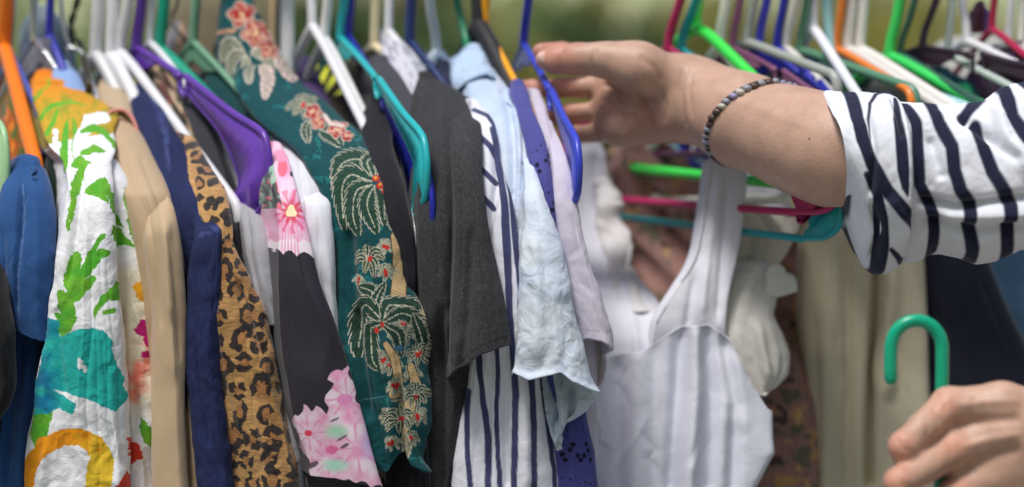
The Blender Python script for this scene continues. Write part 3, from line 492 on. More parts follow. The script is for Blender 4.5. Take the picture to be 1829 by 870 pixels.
cloth('facing', [(770, 660, 752, -18), (830, 668, 762, -18.4), (900, 672, 770, -18.4)], fb_cot, t, lambda X, Y: np.where((fbm(X / 12, Y / 16, 3) > .6)[:, None], C(90, 70, 60), C(200, 182, 160)), 24, .1, seed=27, extend=True)
t = garment('bottle_green_shirt', 'dark green shirt body behind the collar of the teal palm shirt', 'shirt', base(400, 120, -1), g)
cloth('body', [(118, 376, 400, -1), (135, 370, 420, -2.5), (170, 368, 446, -4.6), (220, 380, 470, -7), (300, 420, 520, -10), (600, 480, 570, -11), (870, 500, 590, -11)], fb_cot, t, flat_c(C(12, 62, 64)), 24, .2, seed=28)
# black tee beside the teal hanger
t = garment('black_tee', 'black tee hanging on a white tubular hanger beside the palm shirt', 'tee shirt', base(680, 200, -8), g)
cloth('body', [(176, 662, 688, -6.5), (200, 655, 700, -8.5), (240, 650, 700, -11.5), (290, 652, 713, -15.5), (345, 660, 730, -18), (400, 668, 740, -19.2), (440, 672, 745, -19.6), (520, 676, 745, -20), (640, 684, 752, -20), (870, 700, 775, -20)], fb_cot, t, flat_c(C(28, 27, 34)), 20, .2, nf=50, seed=29, fold=(.003, .03), creases=[([(690, 425), (720, 424), (745, 428)], 0, 5)])
t = garment('ivory_top', 'ivory top edge showing between black tee and teal hanger', 'top', base(725, 290, -13), g)
cloth('body', [(286, 700, 722, -9), (310, 706, 730, -11), (350, 712, 735, -12), (380, 715, 736, -13), (500, 716, 738, -13), (870, 720, 745, -13)], fb_cot, t, flat_c(C(222, 220, 212)), 20, .2, seed=30)
t = garment('black_gap_cloth', 'black cloth filling the dark gap left of the charcoal tee', 'garment', base(760, 430, -14), g)
t['label'] = 'black cloth filling the dark gap between the black tee and the charcoal tee'
cloth('body', [(440, 700, 764, -9), (480, 700, 768, -10), (870, 715, 800, -12)], fb_cot, t, flat_c(C(26, 25, 28)), 20, .2, seed=31)  # plain black cloth that fills the dark gap beside the charcoal tee
t = garment('lime_shirt', 'neon lime yellow top glimpsed behind the thin white hanger', 'top', base(575, 120, 12), g)
cloth('body', [(128, 562, 592, 10), (140, 536, 606, 9), (170, 530, 612, 8), (215, 536, 620, 7), (400, 560, 650, 6), (870, 580, 670, 6)], fb_cot, t, flat_c(C(222, 226, 60)), 20, .08, seed=32)
t = garment('plum_shirt', 'plum purple top between the white upright and the lime top', 'top', base(560, 110, 6), g)
cloth('body', [(112, 540, 560, 5), (140, 530, 572, 3), (180, 540, 585, 1), (260, 560, 610, -2), (870, 590, 660, -4)], fb_cot, t, flat_c(C(92, 70, 120)), 20, .1, seed=33)
t = garment('brown_shirt', 'dark brown top behind the slanted white hanger', 'top', base(600, 190, 0), g)
cloth('body', [(180, 590, 640, 0), (215, 588, 660, -3), (260, 600, 672, -6), (400, 640, 700, -8), (870, 670, 730, -8)], fb_cot, t, flat_c(C(54, 46, 40)), 20, .1, seed=34)
# dotted blouse and dark ones behind the charcoal tee
t = garment('speckled_blouse', 'white blouse with grey speckles behind the cream hanger', 'blouse', base(715, 60, 0), g)
cloth('body', [(58, 684, 702, 0), (70, 682, 716, -1), (95, 686, 736, -2.6), (125, 690, 752, -4.4), (170, 700, 765, -6.4), (260, 715, 780, -8), (500, 730, 800, -9), (870, 740, 810, -9)], fb_cot, t, c_dots, 20, .16, nf=50, seed=35)
t = garment('dark_grey_top', 'dark grey top under the cream hanger arm', 'top', base(700, 105, -4), g)
cloth('body', [(108, 676, 696, -3.4), (130, 676, 716, -5), (165, 684, 738, -7), (215, 700, 754, -9.5), (300, 715, 765, -11), (500, 725, 775, -12), (870, 735, 790, -12)], fb_knit, t, flat_c(C(72, 72, 80)), 20, .16, seed=36)
# charcoal tee
CH = C(56, 56, 58)
t = garment('charcoal_tee', 'charcoal heather tee with hanging short sleeve on a cream hanger', 'tee shirt', base(760, 140, -6), g)
cloth('body', [(138, 746, 776, -5.6), (150, 744, 800, -7), (170, 744, 830, -9.2), (190, 743, 848, -11.2), (215, 742, 857, -13.5), (260, 744, 858, -16.6), (320, 748, 856, -18.6), (420, 752, 856, -20), (560, 758, 856, -20.4), (650, 762, 850, -19), (720, 765, 842, -19), (820, 768, 824, -19), (870, 770, 812, -19)], fb_heather, t, c_heather(CH), 20, .26, nf=80, nv=220, seed=37, fold=(.0045, .04), wr=.0004, bulge=.35, creases=[([(806, 210), (812, 320), (808, 560)], -.007, 11), ([(790, 560), (796, 700), (788, 870)], -.005, 10)])
cloth('sleeve', [(170, 800, 826, -7.5), (190, 812, 843, -10.6), (205, 814, 853, -12.6), (225, 812, 859, -15), (262, 810, 862, -17.6), (300, 811, 864, -19), (350, 812, 870, -20.1), (410, 813, 877, -20.8), (470, 813, 887, -21.2), (550, 812, 896, -21.6), (600, 812, 900, -21.7), (640, 811, 902, -21.7)], fb_heather, t, lambda X, Y: c_heather(CH * 1.08)(X, Y) * np.where(np.abs(Y - np.interp(X, [815, 845, 862, 902], [660, 628, 616, 598])) < 1.6, .55, 1.0)[:, None], 20, .12, nf=90, nv=230, bulge=.3, seed=38, fold=(.0035, .045), wr=.0004, extend=False, solid=.0022,
      hem=[(790, 672), (812, 668), (822, 660), (845, 646), (862, 632), (903, 616)], hemback=55, creases=[([(840, 420), (836, 560), (826, 660)], -.004, 9), ([(826, 600), (822, 670)], .004, 7)])
# striped shirt
t = garment('striped_shirt', 'white shirt with navy vertical stripes', 'shirt', base(860, 195, -12), g)
cloth('body', [(188, 842, 858, -11.5), (200, 844, 872, -12.8), (225, 848, 886, -14.4), (260, 852, 892, -16), (300, 856, 898, -17.4), (350, 858, 911, -18.6), (420, 860, 919, -19.2), (500, 858, 928, -19.6), (580, 852, 940, -19.8), (640, 846, 952, -19.8), (700, 838, 964, -19.8), (760, 826, 978, -19.8), (820, 814, 990, -19.8), (870, 806, 999, -19.8)], fb_cot, t, c_stripe, 18, .26, nf=110, nv=330, bulge=.25, seed=39, fold=(.0035, .03), wr=.0007, creases=[([(884, 270), (888, 330), (872, 430)], -.005, 7), ([(904, 620), (902, 760), (906, 870)], -.005, 8), ([(935, 690), (938, 870)], .003, 10)])
t = garment('navy_tee', 'dark navy tee wedged behind the pale blue collar', 'tee shirt', base(800, 120, -2), g)
cloth('body', [(118, 786, 806, -1.5), (135, 780, 822, -3), (180, 790, 846, -6), (260, 810, 870, -9), (400, 830, 890, -11), (870, 840, 900, -11)], fb_cot, t, flat_c(C(34, 38, 62)), 18, .2, seed=40)
t = garment('grey_blue_knit', 'grey blue knit shoulder behind the navy hanger', 'jumper', base(785, 100, 2), g)
cloth('body', [(98, 770, 798, 1.5), (106, 766, 810, .5), (125, 766, 816, -.6), (160, 772, 822, -2), (300, 790, 840, -4), (870, 810, 860, -4)], fb_knit, t, flat_c(C(160, 178, 202)), 18, .14, seed=41)
# pale tie-dye shirt
t = garment('pale_dyed_shirt', 'faded ice blue shirt with turned up collar and crumpled short sleeve', 'shirt', base(840, 95, -3), g)
cloth('body', [(128, 822, 886, -5.4), (150, 832, 905, -7.2), (175, 842, 925, -9.4), (200, 852, 940, -11.6), (240, 864, 949, -14.4), (290, 876, 955, -16.6), (340, 884, 960, -17.8), (420, 890, 965, -18.4), (560, 895, 975, -18.6), (680, 898, 985, -18.6), (780, 905, 985, -18.4), (870, 910, 985, -18.4)], fb_crisp, t, c_dye, 16, .26, nf=90, nv=220, bulge=.4, seed=42, fold=(.005, .025), wr=.001, creases=[([(935, 200), (938, 280), (925, 400)], -.005, 7), ([(905, 170), (915, 260), (910, 420)], -.006, 8), ([(922, 190), (930, 300)], .004, 7)])
cloth('sleeve', [(270, 930, 948, -14.8), (300, 938, 955, -17), (330, 940, 962, -18.6), (365, 938, 972, -19.8), (400, 935, 984, -20.6), (440, 932, 998, -21.2), (500, 932, 1012, -21.8), (570, 927, 1030, -22.2), (640, 920, 1050, -22.5), (690, 916, 1062, -22.6)], fb_crisp, t, c_dye, 16, .1, nf=130, nv=260, bulge=.35, seed=43, auto=.3, fold=(.0038, .032), wr=.0013, extend=False, solid=.0014, hem=[(890, 668), (918, 668), (945, 680), (975, 672), (1000, 666), (1020, 680), (1045, 694), (1063, 704), (1090, 715)], hemback=80, backw=.8, lip=.002,
      creases=[([(955, 430), (962, 520), (958, 640)], .003, 12), ([(1000, 540), (1010, 620), (1005, 690)], -.0025, 14)])
cloth('sleeve_hem', [(660, 950, 1040, -19.6), (700, 958, 1052, -20.4), (735, 966, 1046, -20.8), (765, 972, 1020, -20.6), (800, 984, 1004, -20.4)], fb_crisp, t, lambda X, Y: c_dye(X, Y + 60) * .92, 16, .05, nf=90, nv=90, bulge=.35, seed=44, fold=(.007, .018), wr=.0014, extend=False, solid=.0014, hem=[(940, 740), (968, 770), (985, 806), (1003, 796), (1015, 770), (1030, 742), (1060, 728)],
      creases=[([(975, 680), (984, 740), (990, 800)], -.008, 7), ([(1000, 690), (1005, 740)], .006, 8), ([(1020, 690), (1016, 760)], -.006, 7)])
cloth('collar', [(89, 832, 864, -1.8), (96, 820, 872, -2.6), (110, 811, 877, -3.6), (128, 807, 884, -4.8), (145, 808, 889, -6.0), (162, 812, 892, -6.8)], fb_crisp, t, lambda X, Y: np.broadcast_to(C(182, 204, 230), (X.size, 3)) * np.where(np.abs(Y - np.interp(X, [800, 830, 860, 895], [160, 146, 128, 128])) < 1.5, .8, 1)[:, None], 16, .06, nf=60, nv=70, bulge=.5, seed=45, fold=(.001, .03), wr=.0006, extend=False, solid=.0014, hem=[(800, 168), (815, 160), (832, 146), (850, 136), (870, 130), (885, 140), (895, 170)])
# violet eyelet
t = garment('violet_eyelet_top', 'violet cotton top with cut-out eyelet embroidery', 'top', base(930, 155, -8), g)
cloth('body', [(152, 918, 938, -8), (165, 914, 946, -9.5), (200, 922, 961, -12.5), (240, 932, 976, -15), (290, 942, 988, -17), (350, 950, 998, -18.2), (420, 958, 1008, -18.8), (480, 964, 1018, -19), (560, 970, 1030, -19.2), (660, 978, 1042, -19.3), (740, 985, 1051, -19.3), (810, 990, 1067, -19.3), (870, 994, 1075, -19.3)], fb_cot, t, c_eyelet, 12, .26, nf=80, nv=420, bulge=.35, seed=46, fold=(.003, .03), wr=.0005)
# mauve tee
t = garment('mauve_tee', 'pale mauve tee with rolled sleeve on a blue hanger', 'tee shirt', base(965, 175, -7), g)
cloth('body', [(168, 948, 966, -7), (185, 950, 974, -9), (220, 958, 988, -12), (260, 966, 1002, -14.6), (320, 975, 1016, -16.8), (400, 985, 1036, -18), (500, 995, 1052, -18.4), (600, 1000, 1062, -18.6), (870, 1010, 1070, -18.6)], fb_cot, t, flat_c(C(200, 192, 208)), 12, .26, nf=50, seed=47, fold=(.003, .03))
cloth('sleeve', [(225, 972, 988, -11.5), (255, 984, 1001, -14.5), (290, 990, 1012, -17.6), (350, 994, 1025, -19), (440, 1000, 1046, -20), (500, 1006, 1061, -20.3), (570, 1016, 1081, -20.5), (612, 1026, 1094, -20.5), (640, 1032, 1096, -20.5)], fb_cot, t, lambda X, Y: np.broadcast_to(C(206, 199, 214), (X.size, 3)) * np.where(np.abs(Y - 590 - (X - 1060) * .1) < 1.5, .8, 1)[:, None], 12, .1, nf=60, nv=120, bulge=.35, seed=48, fold=(.0025, .03), extend=False, solid=.0018, hem=[(1000, 600), (1030, 612), (1050, 606), (1075, 610), (1097, 628)], hemback=70, backw=.8)
cloth('cuff', [(600, 1046, 1078, -17.9), (640, 1044, 1086, -18), (672, 1048, 1080, -18), (690, 1052, 1070, -18)], fb_cot, t, two(C(172, 158, 160), [[(1062, 610), (1056, 690)], [(1074, 612), (1068, 680)]], C(150, 136, 138)), 12, .06, seed=49, fold=(.002, .012), extend=False, solid=.0014)
# ------------------------------------------------------------------ garments beyond the hand
t = garment('white_dress', 'white strappy dress with gathered bust on the magenta hanger', 'dress', base(1200, 360, -8), g)
WH = C(222, 224, 236)
cloth('skirt', [(600, 985, 1369, -10.7), (680, 980, 1369, -11.1), (735, 978, 1371, -11.4), (760, 976, 1364, -11.5), (820, 974, 1343, -11.6), (880, 972, 1321, -11.6), (1250, 960, 1290, -11)], fb_soft, t, two(WH, [[(1150, 631), (1190, 603), (1220, 587), (1265, 585), (1300, 609), (1345, 696)]], C(204, 202, 208), 2.2), 34, .012, nf=150, nv=240, bulge=.03, maxb=.008, seed=50, fp=.5, limp=.1, auto=.8, fold=(.006, .08), zl=.5, wr=.0005, backw=.9, extend=False, solid=.001,
      top=[(975, 640), (1060, 640), (1150, 626), (1190, 598), (1220, 582), (1265, 580), (1300, 604), (1345, 691), (1369, 735)],
      creases=[([(1216, 590), (1210, 700), (1196, 880)], -.010, 14), ([(1262, 585), (1270, 700), (1262, 880)], -.009, 13), ([(1240, 585), (1240, 700), (1228, 880)], .007, 14), ([(1292, 605), (1312, 720), (1306, 880)], -.007, 12), ([(1140, 630), (1135, 880)], .004, 18), ([(1100, 650), (1106, 880)], -.005, 14), ([(1170, 620), (1166, 880)], -.003, 12), ([(1310, 640), (1320, 760)], .003, 16)])
dress_r = [(292, 1268, 1336, -7.4), (340, 1261, 1332, -7.9), (400, 1252, 1325, -8.5), (445, 1244, 1318, -8.9), (480, 1230, 1310, -9.3), (510, 1211, 1303, -9.6), (545, 1188, 1297, -9.9), (580, 1170, 1294, -10), (640, 1160, 1296, -9.6)]
cloth('strap', dress_r, fb_soft, t, two(C(226, 227, 236), [[(x + 5, y) for y, x, _, _ in dress_r]], C(206, 204, 210), 1.2), 34, .012, nf=80, nv=180, bulge=.03, maxb=.006, seed=52, fp=.5, limp=.1, auto=.5, fold=(.0022, .03), zl=.4, wr=.0003, extend=False, solid=.001, backw=.9, creases=[([(1302, 300), (1294, 400), (1282, 560)], -.0035, 7), ([(1284, 300), (1270, 420), (1250, 560)], .0025, 9), ([(1240, 500), (1226, 585)], -.003, 8), ([(1262, 480), (1255, 585)], .002, 9)])
dress_l = [(252, 1036, 1072, 6.2), (300, 1030, 1079, 6), (350, 1022, 1088, 5.4), (400, 1018, 1098, 4), (450, 1014, 1114, 1.8), (500, 1008, 1142, -1.6), (545, 1000, 1176, -5.4), (575, 998, 1186, -7.4), (610, 994, 1194, -8.8), (680, 985, 1200, -9.6), (880, 970, 1190, -9.8)]
cloth('strap', dress_l, fb_soft, t, two(C(224, 224, 234), [[(x - 6, y) for y, _, x, _ in dress_l]], C(204, 202, 208), 1.6), 34, .012, nf=90, nv=220, bulge=.03, maxb=.006, seed=53, fp=.5, limp=.1, auto=.5, fold=(.003, .035), zl=.35, wr=.0003, extend=False, solid=.001, backw=.9, creases=[([(1062, 280), (1068, 360), (1082, 440), (1110, 540)], -.004, 8), ([(1100, 480), (1130, 570), (1140, 640)], .004, 9)])
cloth('ruffle', [(330, 1066, 1094, 4.6), (380, 1074, 1108, 3.6), (425, 1080, 1122, 2.2), (450, 1084, 1130, .6), (475, 1090, 1126, -.6), (500, 1096, 1136, -2.2), (525, 1106, 1148, -4), (556, 1132, 1176, -6.6)], fb_cot, t, flat_c(C(222, 218, 218), .05), 34, .012, nf=40, nv=90, bulge=.4, seed=54, fold=(.006, .010), zl=.02, extend=False, solid=.001)
t = garment('cream_camisole', 'cream camisole with gathered strap behind the white dress', 'camisole', base(1390, 380, -2), g)
CR = C(216, 208, 194)
cloth('strap', [(372, 1320, 1424, -4), (420, 1312, 1416, -5), (470, 1300, 1400, -6), (520, 1286, 1386, -7), (560, 1276, 1372, -7.8), (620, 1286, 1392, -8.2)], fb_cot, t, flat_c(CR, .05), 34, .03, nf=60, nv=110, bulge=.25, seed=55, fold=(.006, .012), zl=.03, extend=False, solid=.0012)
cloth('neckband', [(318, 1322, 1384, -3.6), (345, 1324, 1408, -3.8), (380, 1322, 1420, -4.2)], fb_cot, t, flat_c(C(214, 212, 222), .03), 34, .03, nf=30, nv=30, seed=56, fold=(.002, .02), extend=False, solid=.001)
cloth('frill', [(480, 1296, 1392, -7.6), (530, 1284, 1376, -8.6), (560, 1280, 1370, -9.2), (600, 1284, 1388, -9.8), (640, 1292, 1402, -10), (665, 1306, 1402, -10), (690, 1326, 1390, -10), (708, 1346, 1372, -10)], fb_cot, t, flat_c(C(218, 214, 206), .05), 34, .05, nf=60, nv=80, bulge=.3, seed=57, fold=(.006, .02), extend=False, solid=.0012, creases=[([(1350, 580), (1370, 680)], .006, 9)])
cloth('care_tag', [(486, 1370, 1404, -8.0), (492, 1366, 1418, -8.1), (510, 1366, 1424, -8.2), (528, 1366, 1425, -8.2)], fb_tag, t, flat_c(C(222, 220, 212), .02), 34, .003, nf=16, nv=16, bulge=.05, seed=58, fold=(.0004, .05), wr=0, extend=False, top=None, hem=[(1360, 532), (1395, 530), (1426, 520)])
t = garment('brown_floral_dress', 'dusty brown dress with small ochre flowers behind the white dress', 'dress', base(1240, 300, 4), g)
cloth('body', [(262, 1120, 1200, 8), (290, 1100, 1250, 8), (360, 1085, 1400, 7.5), (420, 1080, 1476, 7), (470, 1085, 1480, 5), (540, 1100, 1462, 2), (620, 1120, 1452, -1.4), (700, 1140, 1452, -3), (800, 1150, 1456, -4), (870, 1150, 1458, -4)], fb_cot, t, c_brown, 34, .05, nf=90, nv=120, bulge=.1, maxb=.02, seed=59, fold=(.007, .04), backw=.9)
t = garment('pale_grey_top', 'pale stone grey top under the wrist', 'top', base(1190, 250, 6), g)
cloth('body', [(222, 1128, 1225, 15), (240, 1118, 1262, 14), (300, 1130, 1275, 13), (360, 1140, 1290, 12)], fb_cot, t, flat_c(C(178, 176, 166), .05), 34, .04, nf=50, nv=50, bulge=.2, seed=60, fold=(.010, .03), extend=True)
t = garment('dark_print_blouse', 'dark navy blouse with blue ruffles above the forearm', 'blouse', base(1400, 140, 4), g)
cloth('body', [(112, 1330, 1420, 6), (130, 1320, 1470, 5), (170, 1318, 1500, 5), (260, 1320, 1510, 6), (330, 1330, 1520, 7)], fb_cot, t, lambda X, Y: np.where((vn(X / 6, Y / 6, 3) > .8)[:, None], C(150, 150, 170), C(34, 36, 58)), 34, .05, nf=60, nv=80, bulge=.15, seed=61, fold=(.006, .03), extend=False, solid=.0015)
for k, (x0, x1, y0) in enumerate(((1432, 1462, 98), (1452, 1486, 112), (1470, 1502, 124), (1424, 1448, 128))):
    cloth('ruffle', [(y0, x0, x1, 1.5 - k*.4), (y0 + 20, x0 - 4, x1 + 4, 1.2 - k*.4), (y0 + 52, x0, x1, 1.2 - k*.4)], fb_cot, t, flat_c(C(62, 72, 138), .3, 12, k), 34, .02, nf=30, nv=30, bulge=.4, seed=62 + k, fold=(.007, .008), zl=.03, extend=False, solid=.001)
t = garment('cream_long_dress', 'long cream dress with deep vertical folds', 'dress', base(1540, 330, -2), g)
cloth('body', [(300, 1470, 1600, -1), (340, 1446, 1636, -2), (420, 1436, 1640, -2.6), (540, 1432, 1641, -3), (640, 1440, 1643, -3.2), (740, 1448, 1648, -3.4), (870, 1454, 1655, -3.4)], fb_cot, t, flat_c(C(208, 198, 172), .05), 34, .012, nf=120, nv=130, bulge=.12, maxb=.03, seed=66, fold=(.010, .045), zl=.5, wr=.0003, backw=.9, creases=[([(1568, 420), (1562, 600), (1556, 700), (1552, 870)], -.022, 9), ([(1586, 430), (1584, 700)], .006, 14), ([(1508, 440), (1515, 870)], -.006, 10), ([(1480, 430), (1470, 870)], .004, 14)])
t = garment('navy_coat', 'dark navy coat hanging beside the long cream dress', 'coat', base(1700, 400, 0), g)
cloth('body', [(330, 1650, 1700, .5), (380, 1640, 1722, -.4), (450, 1637, 1746, -1), (560, 1640, 1792, -1.6), (640, 1644, 1830, -2), (750, 1648, 1868, -2.2), (870, 1652, 1900, -2.2)], fb_twill, t, c_coat, 34, .06, nf=70, nv=110, bulge=.12, maxb=.03, seed=67, fold=(.005, .05), zl=.5, wr=.0003)
t = garment('pale_denim_jacket', 'washed pale blue denim jacket beyond the navy coat', 'jacket', base(1800, 400, 20), g)
cloth('body', [(330, 1730, 1880, 18), (420, 1720, 1900, 16), (600, 1720, 1910, 15), (870, 1720, 1920, 15)], fb_denim, t, lambda X, Y: C(120, 160, 192) * (1 + .8 * (fbm(X / 26, Y / 60, 4) - .5))[:, None], 34, .06, nf=60, nv=60, bulge=.12, seed=68, fold=(.012, .04))
# ------------------------------------------------------------------ clothes rack
RAIL_Z, RAIL_R = 1.60, .0125
m_chrome = metal('chrome_tube', (.82, .83, .85), .22); m_wire = metal('galvanised_wire', (.62, .64, .64), .4); m_rust = metal('dark_twisted_wire', (.12, .11, .08), .5)
m_white_post = plastic('white_reflection_tube', (.95, .95, .95), .25, vary=.03); m_tan_post = plastic('tan_coated_tube', C(200, 170, 130), .4); m_foot = plastic('black_rubber', (.03, .03, .03), .6)
rk = thing('clothes_rack', 'long chrome rail and uprights of the clothes rack carrying every hanger', 'clothes rack', (0, 0, 0))
def rod(name, a, b, r, mat, parent, n=14): v, f = tube(np.linspace(a, b, 6), r, n); return link(name, mesh_np(name, v, f), mat, parent)
rod('rail', (-1.05, 0, RAIL_Z), (1.05, 0, RAIL_Z), RAIL_R, m_chrome, rk)
for x in (-1.05, 1.05):
    rod('upright', (x, 0, .06), (x, 0, RAIL_Z + .02), .0135, m_chrome, rk); ft = rod('foot', (x, -.27, .06), (x, .27, .06), .0125, m_chrome, rk)
    for y in (-.25, .25): rod('caster', (x, y, .03), (x, y, .05), .022, m_foot, ft)
xp = P(513, 0, .02); rod('upright', (xp[0], .02, .05), (xp[0], .02, RAIL_Z + .01), .0054, m_white_post, rk)  # white tube colour stands in for bright sky reflected in this post
xp = P(487, 0, .06); rod('upright', (xp[0], .06, .05), (xp[0], .06, RAIL_Z + .01), .0024, m_tan_post, rk)
xp = P(500, 0, .045); rod('upright', (xp[0], .045, .05), (xp[0], .045, RAIL_Z + .01), .0024, m_foot, rk)  # thin black rod stands in for a dark reflection along the white post
# ------------------------------------------------------------------ hangers
GH = 'clothes hangers on the rail'
pmats = {}
def pm(rgb, clear=0.0, rough=.3):
    k = (rgb, clear, rough)
    if k not in pmats: pmats[k] = plastic('hanger_plastic', C(*rgb, 1.12), rough, clear, .06)
    return pmats[k]
def strip(Q, O, I, th):
    """flat web between an outer and an inner line, with thickness"""
    O = np.array(O, float); I = np.array(I, float); n = len(O); v = np.concatenate([Q(O, th), Q(I, th), Q(I, -th), Q(O, -th)]).reshape(4, n, 3).transpose(1, 0, 2).reshape(-1, 3)
    return v, np.concatenate([grid_faces(n, 4), [[0, 1, 2, 3], [4*n-1, 4*n-2, 4*n-3, 4*n-4]]])
def hanger(label, kind, neck, elbow, tx, rgb, wpx=20, span=.2, endh=.07, bar=None, tilt=0.0, clear=0.0, y0=0.0, rough=.3, notch=.42, name='plastic_hanger', hookmat=None, arm=1.0, web=.02, ye=None, ext=.08):
    if neck[0] > 1230 and ye is None: ye, ext, endh = -8.5, .015, .03
    N = P(neck[0], neck[1], y0); lo, hi = y0 - span, y0
    for _ in range(40):
        m_ = (lo + hi) / 2; E = P(elbow[0], elbow[1], m_)
        if np.hypot(E[0] - N[0], E[1] - N[1]) > span: lo = m_
        else: hi = m_
    E = P(elbow[0], elbow[1], (lo + hi) / 2 if ye is None else ye / 100.); d = np.array([E[0] - N[0], E[1] - N[1], 0]); Wd = np.linalg.norm(d); d /= Wd; nrm = np.array([-d[1], d[0], 0]); drop = N[2] - E[2]
    if ye is not None: k_ = (Wd + ext) / Wd; drop = drop * (1 + (k_ - 1) * 1.15); Wd = Wd * k_
    r = wpx / 2300. / 2; mat = pm(rgb, clear, rough); root = thing(name, label, 'hanger', N, GH)
    def Q(a, off=0.0):
        a = np.asarray(a, float); s, z = a[..., 0:1], a[..., 1:2]
        z = z + tilt * np.clip(Wd - s, 0, None) * (np.abs(s) > 1e-9) * np.clip(np.abs(s) / Wd, 0, 1)
        return N + s * d + z * np.array([0, 0, 1.0]) + off * nrm
    ch = np.array([0, 0, .0]) + nrm
    # hook
    dx = (tx - neck[0]) / 2300. ; st = np.clip(dx / (d[0] if abs(d[0]) > .12 else .12), -.032, .032); hr = .021; rt = RAIL_Z + RAIL_R; zc = rt - hr + r + .0005 - N[2]; sg = 1 if st >= 0 else -1
    hp = [(0, -.002), (st * .12, .010), (st * .55, .028), (st * .95, max(.045, (zc) * .62))] + [(st - sg * hr + sg * hr * math.cos(a), zc + hr * math.sin(a)) for a in np.linspace(0, math.pi * 1.12, 13)]
    off = st - sg * hr                                             # slide the loop so that it sits over the rail
    hp = [(s - off * np.clip((z - .045) / .05, 0, 1) * (1 if k > 3 else 0) , z) for k, (s, z) in enumerate(hp)]
    hp = [hp[0], hp[1], hp[2], (hp[3][0], hp[3][1])] + hp[4:]
    HP = Q(np.array(hp)); HP[:, :2] += 0
    q = np.linspace(0, len(HP) - 1, 50); HP = np.stack([pchip(np.arange(len(HP)), HP[:, k], q) for k in range(3)], 1)
    hk = hookmat or mat; hr_ = r if hookmat is None else .0016
    v, f = tube(HP, hr_ if kind != 'moulded' else np.linspace(r * 1.05, r * .9, 50), 12, 1.0 if kind != 'moulded' else .85, ch); link('hook', mesh_np('hook', v, f), hk, root)
    if kind == 'tube' or kind == 'wire':
        zb = -(drop + (bar if bar is not None else .03)); rr = r * arm
        P_ = [(0, 0), (Wd * .12, -drop * .10), (Wd, -drop), (Wd + .004, zb * .5 - drop * .5), (Wd - .03, zb)]
        near = fillet(Q(np.array(P_)), .016); far = fillet(Q(np.array([(-a, b) for a, b in P_])), .016)
        b1, b2 = tube(near, rr, 12, 1, ch), tube(far, rr, 12, 1, ch); link('shoulder_arm', MB().add(*b1).mesh('arm'), mat, root); link('shoulder_arm', MB().add(*b2).mesh('arm'), mat, root)
        v, f = tube(np.linspace(near[-1], far[-1], 8), rr * .9, 10, 1, ch); link('bar', mesh_np('bar', v, f), mat, root)
    else:
        line = lambda s: -drop * (abs(s) / Wd) ** 1.08
        for sgn in (1, -1):
            n1, n2 = notch * Wd, notch * Wd + .010
            o1 = [(.0, .0), (n1 * .5, line(n1 * .5)), (n1, line(n1))]; o2 = [(n2, line(n2) + .002), (Wd * .75, line(Wd * .75)), (Wd, -drop), (Wd + .006, -drop - endh * .35), (Wd + .002, -drop - endh * .7), (Wd - .018, -drop - endh * .95), (Wd - .04, -drop - endh)]
            fl = lambda L: [(sgn * a, b) for a, b in L]
            A = fillet(Q(np.array(fl(o1))), .02); nb = fillet(Q(np.array(fl([(n1, line(n1)), (n1 + .001, line(n1) - .010), (n1 + .005, line(n1) - .016), (n2 + .003, line(n2) - .012), (n2 + .002, line(n2) + .002)]))), .003)
            Bp = Q(np.array(fl(o2))); q = np.linspace(0, len(o2) - 1, 30); B = np.stack([pchip(np.arange(len(o2)), Bp[:, k], q) for k in range(3)], 1)
            mb = MB().add(*tube(A, r * .62 * arm, 10, .9, ch)).add(*tube(nb, r * .5, 8, .9, ch)).add(*tube(B, r * .62 * arm, 10, 1.0, ch)).add(*tube(Q(np.array(fl([(n1 - .004, line(n1) + .001), (n1, line(n1) - .001)]))), r * .8, 8, 1, ch))
            link('shoulder_arm', mb.mesh('arm'), mat, root)
            oo = np.array(o2); ii = oo.copy(); ii[:, 1] -= np.array([.006, .012, .017, .012, .005, .002, .001])[:len(oo)] * (web / .02); ii[:, 0] -= np.array([0, .004, .020, .028, .026, .018, .006])[:len(oo)] * (web / .02)
            qq = np.linspace(0, len(oo) - 1, 24); rs = lambda a: np.stack([pchip(np.arange(len(a)), a[:, k], qq) for k in range(2)], 1) * np.array([sgn, 1])
            v, f = strip(Q, rs(oo), rs(ii), .0011); mb = MB().add(v, f).add(*tube(Q(rs(ii)), r * .34, 8, 1, ch)); link('web', mb.mesh('web'), mat, root)
        nw = [(-.030, line(.03)), (-.012, line(.012) - .002), (0, .004), (.012, line(.012) - .002), (.030, line(.03))]; lw = [(-.034, line(.034) - .004), (-.018, line(.02) - .012), (0, -.014), (.018, line(.02) - .012), (.034, line(.034) - .004)]
        v, f = strip(Q, nw, lw, .0014); link('neck_web', mesh_np('neck_web', v, f, smooth=False), mat, root)
        a, b = Q(np.array([(Wd - .04, -drop - endh)]))[0], Q(np.array([(-Wd + .04, -drop - endh)]))[0]; v, f = tube(np.linspace(a, b, 8), r * .8, 10, 1, ch); link('bar', mesh_np('bar', v, f), mat, root)
    return root
WHT, RB = (222, 222, 226), (38, 46, 160)
H = hanger
H('orange tubular hanger holding the steel blue sweatshirt', 'tube', (8, 84), (64, 292), 22, (238, 122, 18), 27, arm=.95, ye=-15, ext=.0)
H('slate blue moulded hanger right behind the orange one', 'moulded', (14, 80), (126, 345), 30, (70, 88, 170), 17, notch=.52, endh=.05, ye=-14, ext=.0)
H('pale green moulded hanger end beside the black knit top', 'moulded', (-120, 70), (8, 240), -110, (160, 200, 150), 18)
H('royal blue hanger with its hook behind the clear hanger', 'tube', (88, 64), (130, 165), 95, RB, 15, ye=-4)
